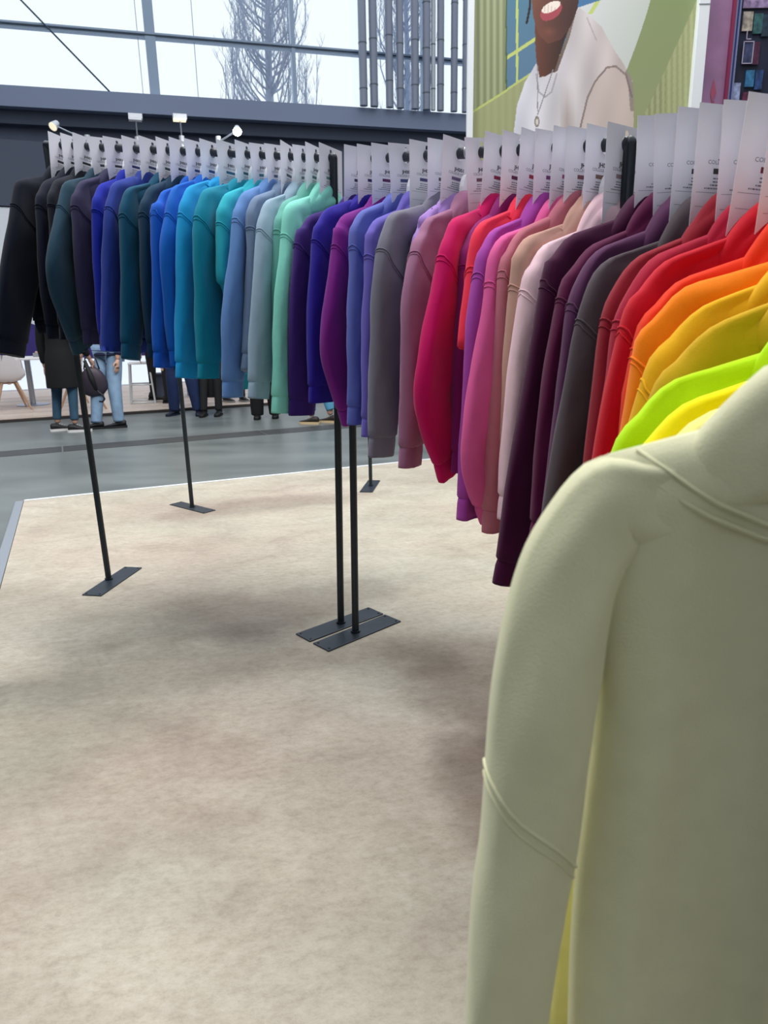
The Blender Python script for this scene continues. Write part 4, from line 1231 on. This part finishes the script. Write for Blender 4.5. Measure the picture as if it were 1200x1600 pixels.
def shoe(parent, loc, rz, upper, sole, length=.27, tall=.10):
    """loc = ankle on the ground, toes towards local +y"""
    R = Matrix.Rotation(rz, 3, 'Z'); L0 = Vector(loc)
    prof = [(-.08, .030, .085), (-.06, .038, tall), (-.01, .040, tall), (.05, .042, .07), (.11, .045, .052), (.15, .038, .045), (.185, .022, .035)]
    rings = []; n = 12
    for y, w, h in prof:
        ring = []
        for k in range(n):
            a = 2 * PI * k / n; ca, sa = math.cos(a), math.sin(a)
            z = .02 + (h - .02) * (sa * .5 + .5) ** .8
            p = Vector((w * ca * (1 if sa < .3 else .85), y * length / .27, z)); ring.append(R @ p + L0)
        rings.append(ring)
    mb = MB(); vv = [p for r_ in rings for p in r_]
    ff = [(i * n + j, i * n + (j + 1) % n, (i + 1) * n + (j + 1) % n, (i + 1) * n + j) for i in range(len(rings) - 1) for j in range(n)]
    ff += [tuple(range(n))[::-1], tuple((len(rings) - 1) * n + j for j in range(n))]
    mb.add(vv, ff); s = mb.build('shoe', upper, parent, True)
    mb = MB(); out_ = []
    for y, w in ((-.088, .026), (-.07, .040), (0, .042), (.08, .047), (.14, .044), (.18, .028), (.195, .01)):
        out_.append((w, y * length / .27))
    loop = [(x, y) for x, y in out_] + [(-x, y) for x, y in out_[::-1]]
    nn = len(loop); vv = [R @ Vector((x, y, 0)) + L0 for x, y in loop] + [R @ Vector((x, y, .028)) + L0 for x, y in loop]
    mb.add(vv, [tuple(range(nn))[::-1], tuple(range(nn, 2 * nn))] + [(i, (i + 1) % nn, (i + 1) % nn + nn, i + nn) for i in range(nn)])
    mb.build('sole', sole, s)
    mb = MB()
    for k in range(3):
        y = (.03 + k * .025) * length / .27; z = .088 - k * .011
        mb.tube([R @ Vector((-.022, y, z)) + L0, R @ Vector((0, y + .004, z + .006)) + L0, R @ Vector((.022, y, z)) + L0], .003, 5)
    mb.build('laces', sole, s)
    return s
def person(loc, rz, label, feet, trouser, jacket, shoe_c, sole_c, hair='#2a2018', height=1.7, hand_l=None, hand_r=None, legw=1.0, trous_end=.07, coat=None, feet_rz=(0, 0), shin='#c79a86', boots=False, skirt=None):
    """faces local +y. feet: ((x,y),(x,y)) left,right foot positions relative to the pelvis"""
    o = empty('person', loc, rz); tag(o, label, 'person', 'people in the aisle')
    h = height; pz = h * .53; sh = h * .82; k = h / 1.7
    hl = Vector((-.095 * k, 0, pz)); hr = Vector((.095 * k, 0, pz))
    fl = Vector((feet[0][0], feet[0][1], .09 * k)); fr = Vector((feet[1][0], feet[1][1], .09 * k))
    if len(feet[0]) > 2: fl.z += feet[0][2]
    if len(feet[1]) > 2: fr.z += feet[1][2]
    def knee(a, b): m_ = (a + b) / 2; return m_ + Vector((0, .035, .02))
    kl, kr = knee(hl, fl), knee(hr, fr)
    pel = Vector((0, 0, pz + .03)); wa = Vector((0, -.005, h * .62)); ch = Vector((0, 0, h * .74)); nk = Vector((0, -.01, h * .845)); hd0 = Vector((0, .0, h * .885)); hd1 = Vector((0, .012, h * .94)); hd2 = Vector((0, .0, h * .97))
    sl, sr = Vector((-.185 * k, -.01, sh)), Vector((.185 * k, -.01, sh))
    HL = Vector(hand_l) if hand_l else Vector((-.26 * k, .06, h * .46)); HR = Vector(hand_r) if hand_r else Vector((.26 * k, .06, h * .46))
    def elbow(s, hnd, sg):
        m_ = (s + hnd) / 2; dist = (hnd - s).length; bend = max(0, (.56 * k) ** 2 - dist ** 2) ** .5 / 2
        return m_ + Vector((sg * .03, -bend * .8 - .01, -bend * .3))
    el, er = elbow(sl, HL, -1), elbow(sr, HR, 1)
    V = [pel, wa, ch, nk, hd0, hd1, hd2, sl, el, HL, sr, er, HR, hl, kl, fl, hr, kr, fr]
    E = [(0, 1), (1, 2), (2, 3), (3, 4), (4, 5), (5, 6), (2, 7), (7, 8), (8, 9), (2, 10), (10, 11), (11, 12), (0, 13), (13, 14), (14, 15), (0, 16), (16, 17), (17, 18)]
    Rr = [(.13, .10), (.115, .085), (.14, .10), (.055, .055), (.062, .075), (.078, .095), (.055, .07), .05, .040, .028, .05, .040, .028, .085, .058, .040, .085, .058, .040]
    Rr = [tuple(q * k for q in r_) if isinstance(r_, tuple) else r_ * k for r_ in Rr]
    body = skin_mesh('body', V, E, Rr, M_skin, o, 2)
    # hands: palm + five fingers each
    for S_, E_, sg in ((HL, el, -1), (HR, er, 1)):
        dv = (S_ - E_).normalized(); side = dv.cross(Vector((sg, 0, 0))).normalized(); wv = Vector((0, 1, 0)); wv = (wv - dv * wv.dot(dv)).normalized(); nv_ = dv.cross(wv)
        Vv = [S_ - dv * .02, S_ + dv * .045 * k, S_ + dv * .085 * k]; Ee = [(0, 1), (1, 2)]; Rd = [.026 * k, (.036 * k, .02 * k), (.036 * k, .016 * k)]
        for f in range(4):
            b = S_ + dv * .085 * k + wv * (.027 - .018 * f) * k; L1 = (.034, .038, .035, .028)[f] * k
            p1 = b + dv * L1 - nv_ * .004 * sg; p2 = p1 + dv * L1 * .8 - nv_ * .014 * sg; n0 = len(Vv); Vv += [b, p1, p2]; Ee += [(2, n0), (n0, n0 + 1), (n0 + 1, n0 + 2)]; Rd += [.009 * k, .0085 * k, .007 * k]
        b = S_ + dv * .03 * k + wv * .03 * k; p1 = b + dv * .03 * k + wv * .022 * k; p2 = p1 + dv * .026 * k; n0 = len(Vv); Vv += [b, p1, p2]; Ee += [(1, n0), (n0, n0 + 1), (n0 + 1, n0 + 2)]; Rd += [.013 * k, .010 * k, .008 * k]
        skin_mesh('hand', [tuple(v) for v in Vv], Ee, Rd, M_skin_d, o, 1)
    # face
    hc = Vector((0, .03 * k, h * .915))
    mb = MB(); mb.tube([hc + Vector((0, .075, .03)) * k, hc + Vector((0, .105, -.008)) * k, hc + Vector((0, .085, -.018)) * k], [.008 * k, .015 * k, .01 * k], 8); mb.build('nose', M_skin, o, True)
    for sg in (-1, 1):
        mb = MB(); ellipsoid(mb, hc + Vector((sg * .033, .078, .028)) * k, (.012 * k, .008 * k, .008 * k), 8, 6); mb.build('eye', mat('eye_white', '#e8e4e0', .3), o, True)
        mb = MB(); ellipsoid(mb, hc + Vector((sg * .088, -.03, .01)) * k, (.01 * k, .02 * k, .032 * k), 8, 6); mb.build('ear', M_skin, o, True)
    mb = MB(); mb.tube([hc + Vector((-.025, .084, -.05)) * k, hc + Vector((0, .092, -.052)) * k, hc + Vector((.025, .084, -.05)) * k], .006 * k, 6); mb.build('mouth', mat('lips', '#a5605a', .5), o, True)
    mb = MB(); ellipsoid(mb, hc + Vector((0, -.028, .045)) * k, (.098 * k, .108 * k, .098 * k), 16, 10, lambda p: Vector((p.x, p.y if p.z > -.2 or p.y < 0 else p.y * .2, max(p.z, -.9)))); mb.build('hair', mat('hair', hair, .7), o, True)
    # trousers
    mt = mat('trouser cloth', trouser, .85, noise_amt=.18, noise_scale=9, bump=.3, bump_scale=60); lw = legw
    def leg(a, kn, f):
        e = f.copy(); e.z = trous_end + (f.z - .09 * k); e = Vector((e.x, e.y, e.z)); return [a, a.lerp(kn, .5), kn, kn.lerp(e, .5), kn.lerp(e, .95), e]
    A = leg(hl, kl, fl); B_ = leg(hr, kr, fr)
    Vt = [pel] + A + B_; Et = [(0, 1)] + [(i, i + 1) for i in range(1, 6)] + [(0, 7)] + [(i, i + 1) for i in range(7, 12)]
    e_ = .054 * lw
    cs = .72 if coat else 1
    Rt = [(.145 * k * cs, .115 * k * cs)] + [.10 * k * min(1, lw) * cs, .088 * k * (lw * .5 + .5), .070 * k * lw, .060 * k * lw, e_, e_] * 2
    skin_mesh('trousers', [tuple(v) for v in Vt], Et, Rt, mt, o, 2)
    mj = mat('jacket cloth', jacket, .9, noise_amt=.1, noise_scale=8)
    low = coat if coat is not None else pz - .04
    Vj = [Vector((0, 0, low)), Vector((0, 0, low + .015)), Vector((0, 0, low + .05)), Vector((0, 0, (low + pz) / 2 + .03)), pel + Vector((0, 0, .06)), wa, ch, nk - Vector((0, 0, .02)), sl, el, HL - (HL - el).normalized() * .05, sr, er, HR - (HR - er).normalized() * .05]
    Ej = [(0, 1), (1, 2), (2, 3), (3, 4), (4, 5), (5, 6), (6, 7), (6, 8), (8, 9), (9, 10), (6, 11), (11, 12), (12, 13)]
    Rj = [(.225 * k, .19 * k)] * 3 + [(.22 * k, .185 * k), (.19 * k, .155 * k), (.15 * k, .12 * k), (.165 * k, .125 * k), (.075 * k, .07 * k), .07 * k, .058 * k, .045 * k, .07 * k, .058 * k, .045 * k]
    skin_mesh('jacket', [tuple(v) for v in Vj], Ej, Rj, mj, o, 2)
    mu = mat('shoe upper', shoe_c, .6); ms = mat('shoe sole', sole_c, .6)
    for f, fz in ((fl, feet_rz[0]), (fr, feet_rz[1])): shoe(o, (f.x, f.y - .01, f.z - .09 * k), fz, mu, ms, tall=.13 if boots else .10)
    return o
PZ = HF
person((-3.93, 8.83, PZ), math.radians(-10), 'person in long black coat, blue leggings and dark trainers with white soles',
       ((-.14, -.02), (.14, -.08)), '#2f5068', '#0c0e14', '#17171c', '#e8e6e6', hair='#4a3424', height=1.66, coat=.53, feet_rz=(-.9, -1.1), trous_end=.14, legw=.98,
       hand_r=(.30, .16, .86))
person((-3.49, 9.28, PZ), math.radians(150), 'person in light blue jeans and black shoes holding a bag',
       ((-.24, .17), (-.06, .37)), '#7f9bb8', '#10183c', '#101218', '#1a1c22', height=1.76, feet_rz=(-.75, -.75), legw=1.3, hand_r=(.30, .22, .86), hand_l=(-.26, .10, .84))
person((-3.52, 11.35, DZ), math.radians(200), 'person in black trousers and boots stepping, behind the white stool',
       ((-.10, .05), (.10, -.30, .03)), '#0e1016', '#14161e', '#0c0d10', '#0c0d10', height=1.72, boots=True, feet_rz=(1.3, 1.1))
person((-2.82, 10.15, PZ), math.radians(175), 'person in wide navy trousers and navy shoes with yellow top',
       ((-.19, 0), (.17, -.02)), '#182c58', '#c9a83a', '#141c34', '#141c34', height=1.70, legw=1.5, feet_rz=(.3, -.3), coat=.72)
person((-2.42, 10.30, PZ), math.radians(180), 'person in black coat with a wide black skirt edge beside the navy trousers',
       ((-.10, .25), (.10, .3)), '#0e0f14', '#0a0b10', '#0c0d10', '#0c0d10', height=1.68, coat=.24)
person((-2.30, 11.4, DZ), math.radians(160), 'person in dark trousers and black shoes on the stand, right of the black coat',
       ((-.06, -.02), (.16, .10)), '#101424', '#1a1e2c', '#0c0d10', '#8f8f94', height=1.72, feet_rz=(1.0, 1.2))
person((-1.60, 9.72, PZ), math.radians(185), 'person in wide black trousers hidden by the pale dusty blue hoodie',
       ((-.13, 0), (.11, .06)), '#08090c', '#0e1016', '#0a0a0c', '#0a0a0c', height=1.72, legw=1.7, trous_end=.04)
person((-.86, 9.10, PZ), math.radians(60), 'person in blue batik trousers and tan and black trainers below the purple hoodies',
       ((-.08, .0), (.12, -.16)), '#5aa0c4', '#2c6e68', '#2a2422', '#d9bf98', height=1.72, legw=1.15, feet_rz=(.2, .1), trous_end=.16)
# shopping bag and umbrella held between the first two people
bgm = MB()
o = empty('shoulder_bag', (-3.62, 8.98, PZ + .42), .3); tag(o, 'dark mauve shoulder bag held between the black coat and light jeans', 'bag')
ellipsoid(bgm, (0, 0, .17), (.17, .07, .19), 14, 10, lambda p: Vector((p.x * (1 - .2 * p.z), p.y, p.z))); bgm.build('bag_body', mat('dark_mauve_leather', '#3a3040', .5), o, True)
mb = MB(); mb.tube([(-.09, 0, .32), (-.06, 0, .46), (.06, 0, .46), (.09, 0, .32)], .01, 8); mb.build('strap', mat('bag_strap', '#2a2430', .5), o, True)
o = empty('umbrella', (-3.52, 8.80, PZ + .44), 0); tag(o, 'black folded umbrella with a hooked handle hanging beside the light jeans', 'umbrella')
mb = MB(); mb.tube([(-.10, 0, .42), (-.04, 0, .2), (.0, 0, .06)], [.02, .035, .02], 10); mb.build('folded_canopy', mat('black_canopy', '#0c0e12', .7), o, True)
mb = MB(); mb.tube([(0, 0, .07), (.03, 0, .03), (.07, 0, .0), (.09, 0, -.05), (.06, 0, -.085), (.02, 0, -.08)], .011, 8); mb.build('hook_handle', mat('black_handle', '#101216', .4), o, True)
